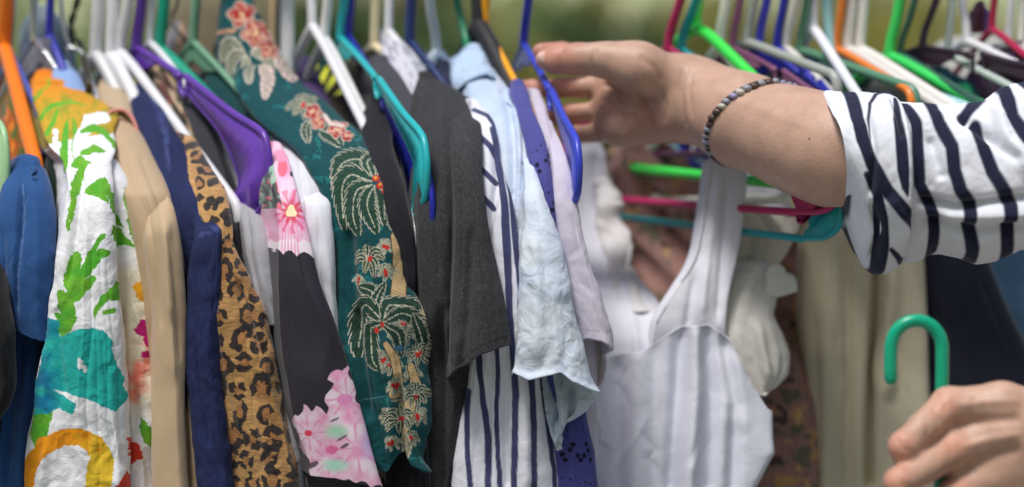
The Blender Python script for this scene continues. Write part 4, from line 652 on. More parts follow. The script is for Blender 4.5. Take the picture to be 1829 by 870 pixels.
H('clear plastic hanger with a metal hook in the floral shirt collar', 'moulded', (62, 66), (118, 150), 60, (225, 228, 240), 16, clear=.8, rough=.12, hookmat=m_chrome, name='clear_hanger', ye=-2.6, ext=.11)
clr = [o for o in bpy.data.objects if o.name.startswith('clear_hanger')][0]
Qp = lambda a, off=0.0: np.array([P(x, y, -.008 + off) for x, y in np.asarray(a)])
v, f = strip(Qp, [(36, 122), (50, 94), (66, 74), (80, 65), (92, 69), (97, 100), (101, 134)], [(44, 140), (60, 124), (71, 112), (76, 110), (79, 116), (82, 126), (84, 138)], .002); link('shoulder_shell', mesh_np('shoulder_shell', v, f, smooth=False), pm((225, 228, 240), .8, .12), clr)
H('pale grey tubular hanger in the beige jacket collar', 'tube', (171, 96), (212, 166), 180, (205, 206, 208), 23, ye=-2.4)
H('white tubular hanger in the denim jacket', 'tube', (199, 98), (248, 184), 206, WHT, 23, ye=-4.4)
H('white tubular hanger slanting into the leopard blouse', 'tube', (214, 92), (324, 226), 240, WHT, 18, ye=-7.6)
H('violet purple moulded hanger with a broad shoulder end', 'moulded', (243, 84), (474, 246), 262, (98, 58, 160), 20, endh=.06, notch=.36, web=.036)
H('slim white hanger behind the purple hanger', 'tube', (268, 76), (372, 196), 276, WHT, 13, ye=-5.6)
H('emerald green tubular hanger above the purple one', 'tube', (286, 88), (405, 200), 298, (20, 150, 122), 21, ye=-6.6, ext=.05)
H('sage green moulded hanger in the white sweatshirt', 'moulded', (345, 74), (494, 240), 356, (112, 156, 128), 17, notch=.54, endh=.04, arm=1.25, ye=-8.4, ext=.06)
H('white tubular hanger running down into the black tee', 'tube', (558, 46), (664, 242), 553, WHT, 17, ye=-10.6)
H('white tubular hanger between the thin white hanger and the teal one', 'tube', (580, 70), (655, 208), 592, (226, 224, 222), 18, ye=-7)
H('turquoise moulded hanger with a deep notch', 'moulded', (608, 66), (758, 252), 625, (40, 172, 176), 16, notch=.44, endh=.055, arm=1.2)
H('royal blue moulded hanger behind the turquoise one', 'moulded', (622, 62), (768, 320), 634, (32, 38, 148), 16, endh=.06, web=.036)
H('cream tubular hanger in the charcoal tee neckline', 'tube', (668, 82), (750, 146), 671, (222, 208, 168), 17, ye=-5.2, ext=.1)
H('white hanger in the speckled blouse', 'tube', (694, 56), (708, 74), 698, WHT, 16, ye=-.8)
H('navy blue hanger beside the speckled blouse', 'moulded', (732, 72), (802, 160), 737, (36, 52, 102), 20, notch=.6, endh=.03, ye=-4.6, ext=.05)
H('translucent grey hanger in the grey blue knit', 'tube', (780, 92), (792, 112), 764, (178, 192, 202), 17, clear=.35, ye=1)
H('dark green hanger under the pale dyed collar', 'tube', (836, 96), (842, 110), 806, (26, 130, 90), 14, ye=-.8)
H('black padded hanger beside the amber one', 'tube', (856, 46), (925, 172), 851, (34, 33, 36), 26, arm=1.25, rough=.6, ye=-6.4)
H('amber orange hanger in the violet eyelet top', 'tube', (866, 48), (931, 160), 870, (240, 165, 30), 17, arm=.68, ye=-7.4)
H('cobalt blue moulded hanger reached for by the hand', 'moulded', (935, 78), (1031, 258), 949, (54, 68, 186), 16, notch=.5, endh=.045, arm=1.25)
# beyond the hand
H('magenta moulded hanger carrying the white dress', 'moulded', (1193, 84), (1482, 338), 1222, (178, 38, 92), 17, endh=.018, tilt=.07, web=.03)
H('neon green hanger crossing behind the magenta one', 'tube', (1242, 48), (1345, 135), 1252, (62, 216, 78), 21, bar=.03, tilt=.10, ye=-7, ext=.09)
H('teal moulded hanger with its rounded end below the forearm', 'moulded', (1216, 86), (1494, 342), 1252, (22, 150, 156), 16, endh=.036, tilt=.09, web=.03)
H('ivory hanger next to the neon green one', 'tube', (1284, 84), (1420, 250), 1300, (226, 224, 214), 20)
H('mauve hanger next to the ivory one', 'moulded', (1308, 84), (1470, 172), 1326, (130, 78, 112), 15)
H('grey hanger with a level arm above the dark blouse', 'tube', (1334, 76), (1470, 125), 1352, (160, 164, 158), 17)
H('ultramarine hanger before a grey hook', 'moulded', (1356, 78), (1500, 190), 1374, (54, 56, 180), 16)
H('ultramarine hanger beside an off-white hook', 'moulded', (1388, 82), (1520, 205), 1404, (36, 44, 158), 16)
H('off-white hanger beside the sage ones', 'tube', (1404, 86), (1530, 210), 1424, (214, 210, 200), 15)
H('moss green hanger with a long arm toward the striped sleeve', 'tube', (1428, 90), (1606, 148), 1444, (88, 136, 108), 16)
H('white hanger whose arm drops beside the blue ruffles', 'tube', (1452, 50), (1530, 165), 1452, (226, 228, 234), 18)
H('tangerine hanger among the white hooks', 'tube', (1494, 88), (1606, 150), 1505, (226, 126, 48), 14)
H('bone white hanger beside the tangerine one', 'tube', (1514, 88), (1680, 190), 1524, (214, 210, 204), 20)
H('chalk white hanger with a broad hook beside the bright green hook', 'tube', (1536, 88), (1720, 200), 1544, (222, 218, 212), 20)
H('bright green hanger with an arm running behind the striped sleeve', 'tube', (1588, 100), (1764, 192), 1608, (60, 206, 96), 20)
H('forest green hanger close behind the bright green one', 'tube', (1606, 98), (1748, 180), 1632, (50, 92, 76), 13)
H('plum black moulded hanger with a dark level arm', 'moulded', (1646, 84), (1840, 118), 1676, (52, 34, 48), 15, arm=1.2)
H('pale aqua hanger arm above the striped sleeve', 'tube', (1488, 110), (1762, 202), 1476, (150, 198, 202), 19)
H('pale grey green hanger beyond the plum one', 'tube', (1692, 98), (1806, 154), 1700, (180, 192, 184), 14)
H('white hanger beyond the plum black one', 'tube', (1728, 74), (1850, 130), 1718, (222, 222, 224), 15)
H('crimson hanger hooked beside a small purple strap', 'tube', (1772, 52), (1870, 130), 1778, (170, 30, 70), 13)
H('white hanger in the plum top', 'tube', (1800, 76), (1900, 140), 1806, (224, 224, 224), 13)
H('milky hanger last beside the plum top', 'tube', (1824, 78), (1930, 140), 1826, (230, 226, 214), 13)
# wire hangers
def wire(label, pts, r, mat, twist=False):
    root = thing('wire_hanger', label, 'hanger', P(*pts[0][:2], 0), GH); p = fillet([P(x, y, z / 100.) for x, y, z in pts], .006)
    if twist:
        q = np.linspace(0, len(p) - 1, 160); c0 = np.stack([np.interp(q, np.arange(len(p)), p[:, k]) for k in range(3)], 1)
        for ph in (0, math.pi):
            c = c0.copy(); a = np.linspace(0, 26, 160) + ph; c[:, 0] += .0013 * np.cos(a); c[:, 1] += .0013 * np.sin(a); v, f = tube(c, r * .75, 8); link('wire', mesh_np('wire', v, f), mat, root)
    else:
        v, f = tube(p, r, 10); link('wire', mesh_np('wire', v, f), mat, root)
    rt = RAIL_Z + RAIL_R; a0 = p[0]; hk = [a0] + [np.array([a0[0] + .003 * i, -.016 * math.cos(t) , rt - .014 + .016 * math.sin(t)]) for i, t in enumerate(np.linspace(0, math.pi * 1.1, 9))]
    v, f = tube(fillet(hk, .004), r, 8); link('hook', mesh_np('hook', v, f), mat, root)
wire('bare silver wire hanger with a square shoulder bend', [(109, 0, 0), (112, 40, 0), (123, 86, 0), (146, 91, -.6), (158, 130, -2.4), (173, 172, -4.4), (186, 230, -6.4), (170, 250, -3), (120, 250, 6), (100, 190, 8), (121, 88, 0)], .0017, m_wire)
wire('dark twisted wire hanger behind the silver one', [(138, 0, 3), (132, 20, 3), (125, 48, 3), (131, 70, 3), (140, 73, 2), (146, 88, 0), (160, 150, -6), (150, 220, -3), (120, 180, 8), (126, 60, 3)], .0019, m_rust, True)
wire('thin dark steel hook hanger behind the emerald one', [(317, 0, 6), (316, 12, 6), (308, 22, 6), (306, 40, 6), (380, 130, 0), (330, 160, 6), (260, 120, 10), (305, 42, 6)], .0012, m_rust)
# garments seen only above the others
t = garment('slate_satin_top', 'slate grey satin top with a rounded shoulder behind the clear hanger', 'top', base(80, 30, 4), g)
cloth('body', [(20, 62, 98, 5), (30, 46, 112, 4.5), (55, 36, 122, 4), (85, 34, 128, 3), (120, 40, 136, 1.5), (180, 60, 160, -1), (300, 90, 190, -4), (870, 100, 200, -5)], fb_satin, t, flat_c(C(112, 128, 142), .2, 20), 20, .05, nf=50, nv=90, seed=71, fold=(.002, .03))
t = garment('camel_floral_blouse', 'camel blouse with dark leaves seen between white and purple hangers', 'blouse', base(290, 110, -1), g)
cloth('body', [(112, 276, 292, 0), (130, 268, 312, -1.5), (165, 280, 336, -4), (220, 300, 360, -7), (300, 330, 392, -9), (500, 350, 420, -10), (870, 370, 440, -10)], fb_cot, t, c_camel, 24, .1, nf=40, nv=60, seed=72)
t = garment('taupe_satin_blouse', 'taupe satin blouse bunched behind the emerald hanger', 'blouse', base(320, 60, 4), g)
cloth('body', [(48, 312, 330, 6), (58, 302, 342, 5), (85, 298, 350, 4), (125, 306, 362, 2), (180, 320, 392, -1), (260, 350, 420, -4), (500, 390, 460, -6), (870, 400, 480, -6)], fb_satin, t, lambda X, Y: np.where((vn(X / 9, Y / 60, 3) > .6)[:, None], C(190, 150, 110), C(140, 138, 142)), 24, .06, nf=50, nv=60, seed=73, fold=(.006, .014))
t = garment('beige_linen_top', 'beige linen top behind the sage hanger arm', 'top', base(370, 120, 6), g)
cloth('body', [(98, 340, 372, 9), (115, 334, 388, 8), (160, 350, 400, 6), (260, 380, 440, 4), (870, 420, 500, 2)], fb_cot, t, flat_c(C(186, 170, 146)), 24, .06, nf=40, nv=50, seed=74)
t = garment('navy_polka_top', 'navy top with a small yellow motif behind two white hangers', 'top', base(230, 130, 0), g)
cloth('body', [(118, 222, 244, 0), (140, 218, 262, -1.6), (180, 232, 290, -4.5), (260, 262, 322, -8), (500, 290, 350, -9), (870, 300, 370, -9)], fb_cot, t, lambda X, Y: np.where((ell(X, Y, 240, 143, 7, 5, 40) < 1)[:, None], C(200, 205, 60), C(26, 32, 52)), 22, .1, nf=40, nv=60, seed=75)
t = garment('plum_velvet_top', 'plum velvet top hanging from white hangers beyond the striped sleeve', 'top', base(1815, 90, -6), g)
cloth('body', [(84, 1806, 1850, -1), (100, 1800, 1870, -2), (160, 1800, 1900, -3), (300, 1806, 1930, -3), (400, 1820, 1950, -3)], fb_knit, t, flat_c(C(62, 36, 70), .2), 34, .1, nf=40, nv=50, seed=76, extend=False, solid=.0015)
t = garment('stone_grey_cardigan', 'stone grey cardigan shoulder behind the plum hanger arm', 'cardigan', base(1720, 110, 8), g)
cloth('body', [(70, 1700, 1800, 12), (84, 1680, 1806, 11), (120, 1664, 1808, 9), (200, 1650, 1812, 7), (400, 1650, 1820, 6)], fb_knit, t, flat_c(C(168, 168, 162), .15, 30), 34, .08, nf=50, nv=60, seed=77, fold=(.006, .03), extend=False, solid=.0015)
t = garment('dark_teal_top', 'dark teal top with a jade patch under the green hanger', 'top', base(1700, 140, 0), g)
cloth('body', [(128, 1650, 1700, 2), (145, 1640, 1740, 1), (180, 1640, 1770, 1), (300, 1640, 1800, 1), (410, 1660, 1810, 1)], fb_cot, t, lambda X, Y: np.where((ell(X, Y, 1712, 160, 16, 12) < 1)[:, None], C(50, 190, 130), C(18, 66, 82)), 34, .06, nf=50, nv=60, seed=78, extend=False, solid=.0015)
t = garment('olive_cardigan', 'grey olive cardigan behind the moss green hanger', 'cardigan', base(1560, 150, 6), g)
cloth('body', [(128, 1500, 1590, 6), (150, 1490, 1640, 5), (220, 1490, 1660, 4), (420, 1480, 1660, 3), (870, 1480, 1670, 3)], fb_knit, t, flat_c(C(128, 132, 122), .2, 30), 34, .06, nf=50, nv=60, seed=79, fold=(.006, .03))
t = garment('purple_ribbon', 'small purple ribbon strap hanging beside the crimson hook', 'ribbon', base(1758, 20, 2), g)
cloth('loop', [(12, 1752, 1760, 2), (24, 1744, 1768, 1.8), (42, 1742, 1770, 1.8), (58, 1750, 1764, 1.8)], fb_satin, t, lambda X, Y: np.where((X < 1757)[:, None], C(96, 40, 60), C(110, 90, 160)), 34, .01, nf=20, nv=24, bulge=.4, seed=80, fold=(.002, .01), extend=False)
# ------------------------------------------------------------------ the shopper: body, clothes, bracelet, hanger in the hand
def surface_net(fn, lo, hi, h):
    lo = np.array(lo, float); n = np.ceil((np.array(hi) - lo) / h).astype(int) + 1
    ax = [lo[k] + h * np.arange(n[k]) for k in range(3)]; G = np.stack(np.meshgrid(*ax, indexing='ij'), -1).astype(np.float32)
    S = fn(G.reshape(-1, 3)).reshape(n); ins = S < 0
    cnt = np.zeros(n - 1); acc = np.zeros((*(n - 1), 3)); cs = [(i, j, k) for i in (0, 1) for j in (0, 1) for k in (0, 1)]
    sl = lambda c: tuple(slice(c[k], n[k] - 1 + c[k]) for k in range(3))
    for a in cs:
        for k in range(3):
            if a[k] == 0:
                b = list(a); b[k] = 1; va, vb = S[sl(a)], S[sl(b)]; m = (va < 0) != (vb < 0); t = np.where(m, va / np.where(m, va - vb, 1), 0)
                cnt += m
                for q in range(3): acc[..., q] += m * ((a[q] + t) if q == k else a[q])
    act = cnt > 0; idx = np.full(act.shape, -1); idx[act] = np.arange(act.sum()); ci = np.argwhere(act)
    V = lo + h * (ci + acc[act] / cnt[act][:, None]); faces = []
    for k in range(3):
        u, w_ = (k + 1) % 3, (k + 2) % 3; A = [slice(None)] * 3; B = [slice(None)] * 3; A[k] = slice(0, n[k] - 1); B[k] = slice(1, n[k]); x = ins[tuple(A)] != ins[tuple(B)]
        e = np.argwhere(x); e = e[(e[:, u] > 0) & (e[:, w_] > 0) & (e[:, u] < n[u] - 1) & (e[:, w_] < n[w_] - 1)]
        q = []
        for du, dw in ((-1, -1), (0, -1), (0, 0), (-1, 0)):
            c = e.copy(); c[:, u] += du; c[:, w_] += dw; q.append(idx[c[:, 0], c[:, 1], c[:, 2]])
        q = np.stack(q, 1); fl = ins[tuple(e.T)]; q[~fl] = q[~fl][:, ::-1]; faces.append(q)
    f = np.concatenate(faces); return V, f[(f >= 0).all(1)]
def cone(p, a, b, ra, rb):
    a = np.asarray(a, np.float32); ab = np.asarray(b, np.float32) - a; t = np.clip(((p - a) @ ab) / (ab @ ab + 1e-12), 0, 1); return np.linalg.norm(p - a - t[:, None] * ab, axis=1) - (ra + (rb - ra) * t)
def smin(a, b, k): h = np.clip(.5 + .5 * (b - a) / k, 0, 1); return b + (a - b) * h - k * h * (1 - h)
def chain(p, pts, k=.004):
    d = None
    for a, b in zip(pts, pts[1:]):
        c = cone(p, a[0], b[0], a[1], b[1]); d = c if d is None else smin(d, c, k)
    return d
def J(px, py, y, r): return (P(px, py, y / 100.), r / 1000.)
def vnormals(V, f):
    n = np.zeros_like(V); fn = np.cross(V[f[:, 2]] - V[f[:, 0]], V[f[:, 3]] - V[f[:, 1]])
    for k in range(4): np.add.at(n, f[:, k], fn)
    return n / (np.linalg.norm(n, axis=1)[:, None] + 1e-12)
def relax(V, f, it=3):
    for _ in range(it):
        s = np.zeros_like(V); c = np.zeros(len(V))
        for k in range(4): np.add.at(s, f[:, k], V[f[:, (k+1) % 4]] + V[f[:, (k+3) % 4]]); np.add.at(c, f[:, k], 2)
        V = V * .5 + .5 * s / np.maximum(c, 1)[:, None]
    return V
def pxpy(V): D = V[:, 1] - CAMY; return CX + V[:, 0] * F / D, CY - (V[:, 2] - CAMZ) * F / D
def skin_mat():
    m, N, L, b = new_mat('skin'); at = N.new('ShaderNodeAttribute'); at.attribute_name = 'col'; tc = N.new('ShaderNodeTexCoord')
    nz = N.new('ShaderNodeTexNoise'); nz.inputs['Scale'].default_value = 75; nz.inputs['Detail'].default_value = 8; L.new(tc.outputs['Object'], nz.inputs['Vector'])
    a = mnode(N, 'MULTIPLY_ADD', None, .5); a.inputs[2].default_value = .75; L.new(nz.outputs[0], a.inputs[0]); v = N.new('ShaderNodeVectorMath'); v.operation = 'SCALE'; L.new(at.outputs['Color'], v.inputs[0]); L.new(a.outputs[0], v.inputs['Scale']); L.new(v.outputs[0], b.inputs['Base Color'])
    b.inputs['Roughness'].default_value = .48; b.inputs['Subsurface Weight'].default_value = .12; b.inputs['Subsurface Radius'].default_value = (.008, .003, .0015); b.inputs['Subsurface Scale'].default_value = .6; b.inputs['Specular IOR Level'].default_value = .4
    n2 = N.new('ShaderNodeTexVoronoi'); n2.inputs['Scale'].default_value = 520; L.new(tc.outputs['Object'], n2.inputs['Vector']); bp = N.new('ShaderNodeBump'); bp.inputs['Strength'].default_value = .2; bp.inputs['Distance'].default_value = .0006; L.new(n2.outputs[0], bp.inputs['Height']); L.new(bp.outputs[0], b.inputs['Normal']); return m
m_skin = skin_mat(); SK, SKR = C(196, 158, 137), C(202, 132, 112)
person = thing('person', 'person in a navy and white striped shirt reaching for a hanger, holding a green one', 'person', (.70, -.42, 0))
# right hand, palm toward the aisle, thumb uppermost
palm_p = [[J(1228, 150, -8, 19), J(1130, 128, -7.6, 17)], [J(1228, 196, -8, 19), J(1120, 212, -7.2, 19)], [J(1215, 172, -7.6, 19), J(1094, 160, -6.0, 12)], [J(1205, 180, -7.2, 17), J(1090, 190, -6.0, 12)], [J(1195, 196, -7.2, 16), J(1092, 226, -6.2, 11.5)], [J(1160, 150, -6.6, 15), J(1090, 135, -5.2, 12)]]
thenar = [J(1205, 142, -9.2, 16), J(1140, 122, -10.0, 18), J(1090, 108, -9.8, 13)]; hypo = [J(1190, 208, -8.6, 16), J(1110, 224, -7.8, 13.5)]
thumb = [J(1120, 112, -9.8, 13), J(1062, 106, -9.6, 11.0), J(1030, 106, -9.4, 11.2), J(996, 107, -9.0, 9.6), J(974, 106, -8.7, 7.6)]
fing = [[J(1082, 130, -5.0, 10), J(1035, 102, -5.2, 8.4), J(1005, 94, -6.0, 7.8), J(966, 92, -6.6, 6.6)], [J(1074, 156, -5.6, 8.6), J(1000, 157, -5.0, 7.2), J(950, 159, -4.0, 7.0), J(912, 161, -3.2, 6.4)],
        [J(1072, 199, -5.8, 8.0), J(1020, 202, -5.2, 7.0), J(975, 206, -3.6, 6.8), J(945, 210, -2.4, 6.2)], [J(1072, 237, -6.2, 7.4), J(1030, 241, -5.6, 6.6), J(995, 244, -4.2, 6.2), J(975, 246, -3.2, 5.6)]]
fore = [J(1228, 172, -8, 24), J(1262, 185, -9.2, 26), J(1330, 216, -12, 30.5), J(1420, 248, -15.2, 32.5), J(1490, 271, -17.6, 34.5), J(1600, 296, -20, 36)]
def f_hand1(p):
    d = None
    for c in palm_p: e = chain(p, c); d = e if d is None else smin(d, e, .012)
    d = smin(d, chain(p, thenar, .01), .010); d = smin(d, chain(p, hypo, .01), .012); d = smin(d, chain(p, fore, .02), .016)
    for c in fing: d = smin(d, chain(p, c, .003), .0025)
    return smin(d, chain(p, thumb, .006), .007)
a_, b_ = P(1600, 330, -.17), P(890, 60, -.0)
V1, F1 = surface_net(f_hand1, (-.015, -.245, 1.385), (.315, .012, 1.545), .0019); V1 = relax(V1, F1, 2); N1 = vnormals(V1, F1); X1, Y1 = pxpy(V1)
def groove(V, N, X, Y, path, amp, wid):
    d, _, t = caps(X, Y, path, 0); g_ = amp * np.exp(-(d / wid) ** 2) * np.clip(-N[:, 1] * 1.6, 0, 1) * sstep(0, .12, t) * sstep(1, .88, t); return V - N * g_[:, None]
for path, amp, wid in (([(1072, 150), (1105, 158), (1140, 172), (1160, 200), (1166, 236)], .0030, 5), ([(1070, 178), (1100, 190), (1140, 215)], .0018, 4), ([(1130, 165), (1150, 180), (1172, 178)], .0022, 5), ([(1222, 118), (1216, 160), (1220, 205), (1226, 232)], .0014, 3.5), ([(1236, 120), (1231, 165), (1238, 215)], .0009, 3), ([(1006, 86), (1003, 106), (1006, 126)], .0012, 3), ([(1064, 84), (1058, 108), (1064, 132)], .0012, 4), ([(1090, 150), (1110, 176), (1118, 210), (1112, 240)], .0016, 4), ([(1140, 100), (1168, 120), (1184, 150)], .0010, 6), ([(1180, 160), (1190, 190), (1186, 222)], .0012, 4), ([(1010, 150), (1008, 166)], .0009, 3), ([(1030, 194), (1028, 212)], .0009, 3), ([(1040, 232), (1038, 250)], .0009, 3), ([(1262, 150), (1300, 172), (1380, 205), (1460, 232)], -.0005, 9), ([(1050, 142), (1048, 160), (1052, 176)], .0012, 3), ([(1056, 188), (1053, 200), (1056, 216)], .0012, 3), ([(985, 148), (985, 170)], .001, 3)): V1 = groove(V1, N1, X1, Y1, path, amp, wid)
red = np.clip(sstep(1060, 1010, X1) * .8 + np.exp(-(((X1 - 1150) / 34) ** 2 + ((Y1 - 212) / 26) ** 2)) * .8 + np.exp(-(((X1 - 1085) / 26) ** 2 + ((Y1 - 180) / 50) ** 2)) * .35, 0, 1) * .8; C1 = SK * (1 - red[:, None]) + SKR * red[:, None]
C1 = np.where((np.hypot(X1 - 1445, Y1 - 247) < 3.0)[:, None], C(110, 70, 55), C1)
# left hand, a fist seen from the back of the hand
f2 = [[J(1694, 724, -34, 11.5), J(1648, 764, -35.4, 9.2), J(1614, 797, -36.2, 9.2), J(1624, 832, -34.6, 8.2), J(1668, 838, -32.6, 7.4)], [J(1704, 802, -34.6, 12), J(1650, 836, -36, 9.6), J(1606, 862, -37, 9.4), J(1618, 905, -35, 8.4), J(1664, 908, -33, 7.6)],
      [J(1716, 878, -34.6, 11.5), J(1664, 914, -36, 9.2), J(1624, 940, -36.6, 9), J(1640, 975, -34.6, 8), J(1680, 972, -33, 7.2)], [J(1730, 940, -34.2, 10.5), J(1690, 972, -35.4, 8.2), J(1656, 994, -35.6, 8), J(1670, 1020, -34, 7)]]
mc2 = [[J(1697, 727, -34, 12), J(1790, 722, -34.2, 13.5), J(1890, 752, -33.6, 17)], [J(1706, 803, -34.2, 12.5), J(1800, 776, -34.4, 14), J(1890, 770, -33.8, 18)], [J(1718, 878, -34.2, 12), J(1810, 832, -34.2, 14), J(1890, 796, -33.8, 18)], [J(1732, 938, -34, 11), J(1815, 880, -33.8, 14), J(1890, 815, -33.6, 18)], [J(1780, 770, -32.8, 14), J(1800, 860, -32.8, 15)]]
th2 = [J(1870, 740, -31.6, 14), J(1790, 748, -30.4, 12), J(1730, 772, -30.4, 10), J(1690, 800, -31.0, 8.5)]; wr2 = [J(1890, 775, -33.8, 25), J(1960, 800, -36, 27), J(2050, 850, -40, 31)]
def f_hand2(p):
    d = None
    for c in mc2: e = chain(p, c, .006); d = e if d is None else smin(d, e, .010)
    d = smin(d, chain(p, wr2, .02), .015); d = smin(d, chain(p, th2, .004), .006)
    for c in f2: d = smin(d, chain(p, c, .003), .0045)
    return d
V2, F2 = surface_net(f_hand2, (.225, -.46, 1.13), (.40, -.27, 1.30), .0018); V2 = relax(V2, F2, 2); N2 = vnormals(V2, F2); X2, Y2 = pxpy(V2)
for path, amp, wid in (([(1600, 782), (1612, 800), (1628, 808)], .001, 4), ([(1676, 700), (1668, 735), (1682, 760)], .0010, 5), ([(1600, 845), (1612, 866), (1630, 872)], .001, 4), ([(1740, 705), (1736, 740), (1742, 760)], .0008, 5), ([(1652, 742), (1660, 765), (1650, 785)], .0008, 4), ([(1700, 760), (1760, 752), (1829, 748)], .0018, 9), ([(1712, 842), (1770, 815), (1829, 800)], .0018, 9), ([(1705, 725), (1760, 718), (1829, 716)], -.0010, 6), ([(1715, 800), (1770, 784), (1829, 775)], -.0012, 6), ([(1680, 706), (1690, 722), (1684, 740)], .0007, 2.5), ([(1692, 784), (1702, 800), (1696, 818)], .0007, 2.5)): V2 = groove(V2, N2, X2, Y2, path, amp, wid)
red = sum(np.exp(-(((X2 - x) / 26) ** 2 + ((Y2 - y) / 24) ** 2)) for x, y in ((1688, 722), (1700, 798), (1712, 876), (1608, 800), (1602, 862))); red = np.clip(red + sstep(1640, 1600, X2) * .5, 0, 1) * .45; C2 = SK * (1 - red[:, None]) + C(214, 136, 108) * red[:, None]
# rest of the body, out of the picture to the side
def f_body(p):
    S1, S2 = np.array([.70, -.26, 1.46]), np.array([.72, -.60, 1.45]); E1, E2 = np.array([.48, -.235, 1.37]), np.array([.62, -.58, 1.14])
    d = chain(p, [(P(1600, 296, -.20), .036), (E1, .044), (S1, .055)], .02); d = np.minimum(d, chain(p, [(P(2040, 845, -.395), .031), (E2, .042), (S2, .055)], .02))
    d = smin(d, cone(p, (.71, -.30, 1.42), (.72, -.56, 1.42), .085, .085), .06); d = smin(d, cone(p, (.72, -.43, 1.38), (.72, -.43, 1.02), .13, .125), .08)
    d = smin(d, cone(p, (.71, -.43, 1.45), (.69, -.43, 1.56), .055, .055), .04); d = smin(d, cone(p, (.70, -.43, 1.66), (.675, -.43, 1.60), .090, .066), .02); d = smin(d, cone(p, (.595, -.43, 1.645), (.583, -.43, 1.622), .008, .013), .012)
    for s in (-1, 1): d = smin(d, chain(p, [(np.array([.72, -.43 + s * .09, .95]), .10), (np.array([.70, -.43 + s * .10, .50]), .062), (np.array([.72, -.43 + s * .10, .09]), .042), (np.array([.60, -.43 + s * .11, .045]), .034)], .03), .03); d = smin(d, cone(p, (.70, -.43 + s * .085, 1.66), (.70, -.43 + s * .092, 1.63), .012, .012), .008)
    return d
V3, F3 = surface_net(f_body, (.24, -.80, -.02), (.92, -.06, 1.80), .011); V3 = relax(V3, F3, 1)
bm = MB().add(V1, F1, C1).add(V2, F2, C2).add(V3, F3, SK); body = link('body', bm.mesh('body'), m_skin, person)
def ellipsoid(c, ax_, n=10, m=14):
    u, v = np.meshgrid(np.linspace(.02, np.pi - .02, n), np.linspace(0, 2*np.pi, m, endpoint=False), indexing='ij'); q = np.stack([np.sin(u)*np.cos(v), np.sin(u)*np.sin(v), np.cos(u)], -1).reshape(-1, 3)
    return np.asarray(c) + q @ np.asarray(ax_), grid_faces(n, m)[:, ::-1]
m_nail = plastic('fingernail', C(226, 186, 172), .3); m_eye = plastic('eye_white', (.8, .8, .78), .2); m_dark = plastic('eye_iris', (.05, .03, .02), .2); m_lip = plastic('lips', C(170, 90, 85), .4)
v, f = ellipsoid(P(977, 103, -.0942), np.array([[.0075, .001, 0], [0, .0016, 0], [-.0004, .0006, .0046]])); link('fingernail', mesh_np('fingernail', v, f), m_nail, body)
for s in (-1, 1):
    v, f = ellipsoid((.612, -.43 + s * .032, 1.668), np.diag([.012, .014, .008])); e = link('eye', mesh_np('eye', v, f), m_eye, body); v, f = ellipsoid((.602, -.43 + s * .032, 1.668), np.diag([.004, .006, .006])); link('iris', mesh_np('iris', v, f), m_dark, body)
v, f = ellipsoid((.605, -.43, 1.598), np.diag([.008, .024, .007])); link('mouth', mesh_np('mouth', v, f), m_lip, body)
def stripes_z(V): return np.where((((V[:, 2] * 1000) % 42) < 15)[:, None], C(34, 36, 62), C(232, 232, 238))
def f_hair(p): return np.maximum(np.minimum(cone(p, (.715, -.43, 1.69), (.74, -.43, 1.64), .098, .09), cone(p, (.755, -.43, 1.66), (.78, -.43, 1.40), .07, .05)), -cone(p, (.62, -.43, 1.62), (.60, -.43, 1.70), .062, .055))
Vh, Fh = surface_net(f_hair, (.55, -.60, 1.25), (.90, -.26, 1.82), .009); link('hair', mesh_np('hair', Vh, Fh, C(50, 34, 26)), fb_fur, person)
def f_shirt(p): return np.maximum(np.maximum(f_body(p) - .013, .98 - p[:, 2]), np.maximum(p[:, 2] - 1.52, np.maximum(.37 - p[:, 0] + .22 * (p[:, 1] < -.33), 0 * p[:, 0] - 1)))
Vs, Fs = surface_net(f_shirt, (.30, -.80, .95), (.92, -.06, 1.56), .0075); Vs = relax(Vs, Fs, 1); link('shirt', mesh_np('shirt', Vs, Fs, stripes_z(Vs)), fb_cot, person)
def f_trs(p): return np.maximum(np.maximum(f_body(p) - .016, p[:, 2] - 1.0), np.maximum(.09 - p[:, 2], .585 - p[:, 0]))
Vt, Ft = surface_net(f_trs, (.50, -.72, .06), (.92, -.16, 1.04), .011); Vt = relax(Vt, Ft, 2); link('trousers', mesh_np('trousers', Vt, Ft, C(44, 52, 84)), fb_denim, person)
for s in (-1, 1):
    v, f = ellipsoid((.655, -.43 + s * .105, .045), np.array([[.125, 0, 0], [0, .046, 0], [.02, 0, .05]])); link('shoe', mesh_np('shoe', v, f, C(200, 200, 200)), fb_twill, person)
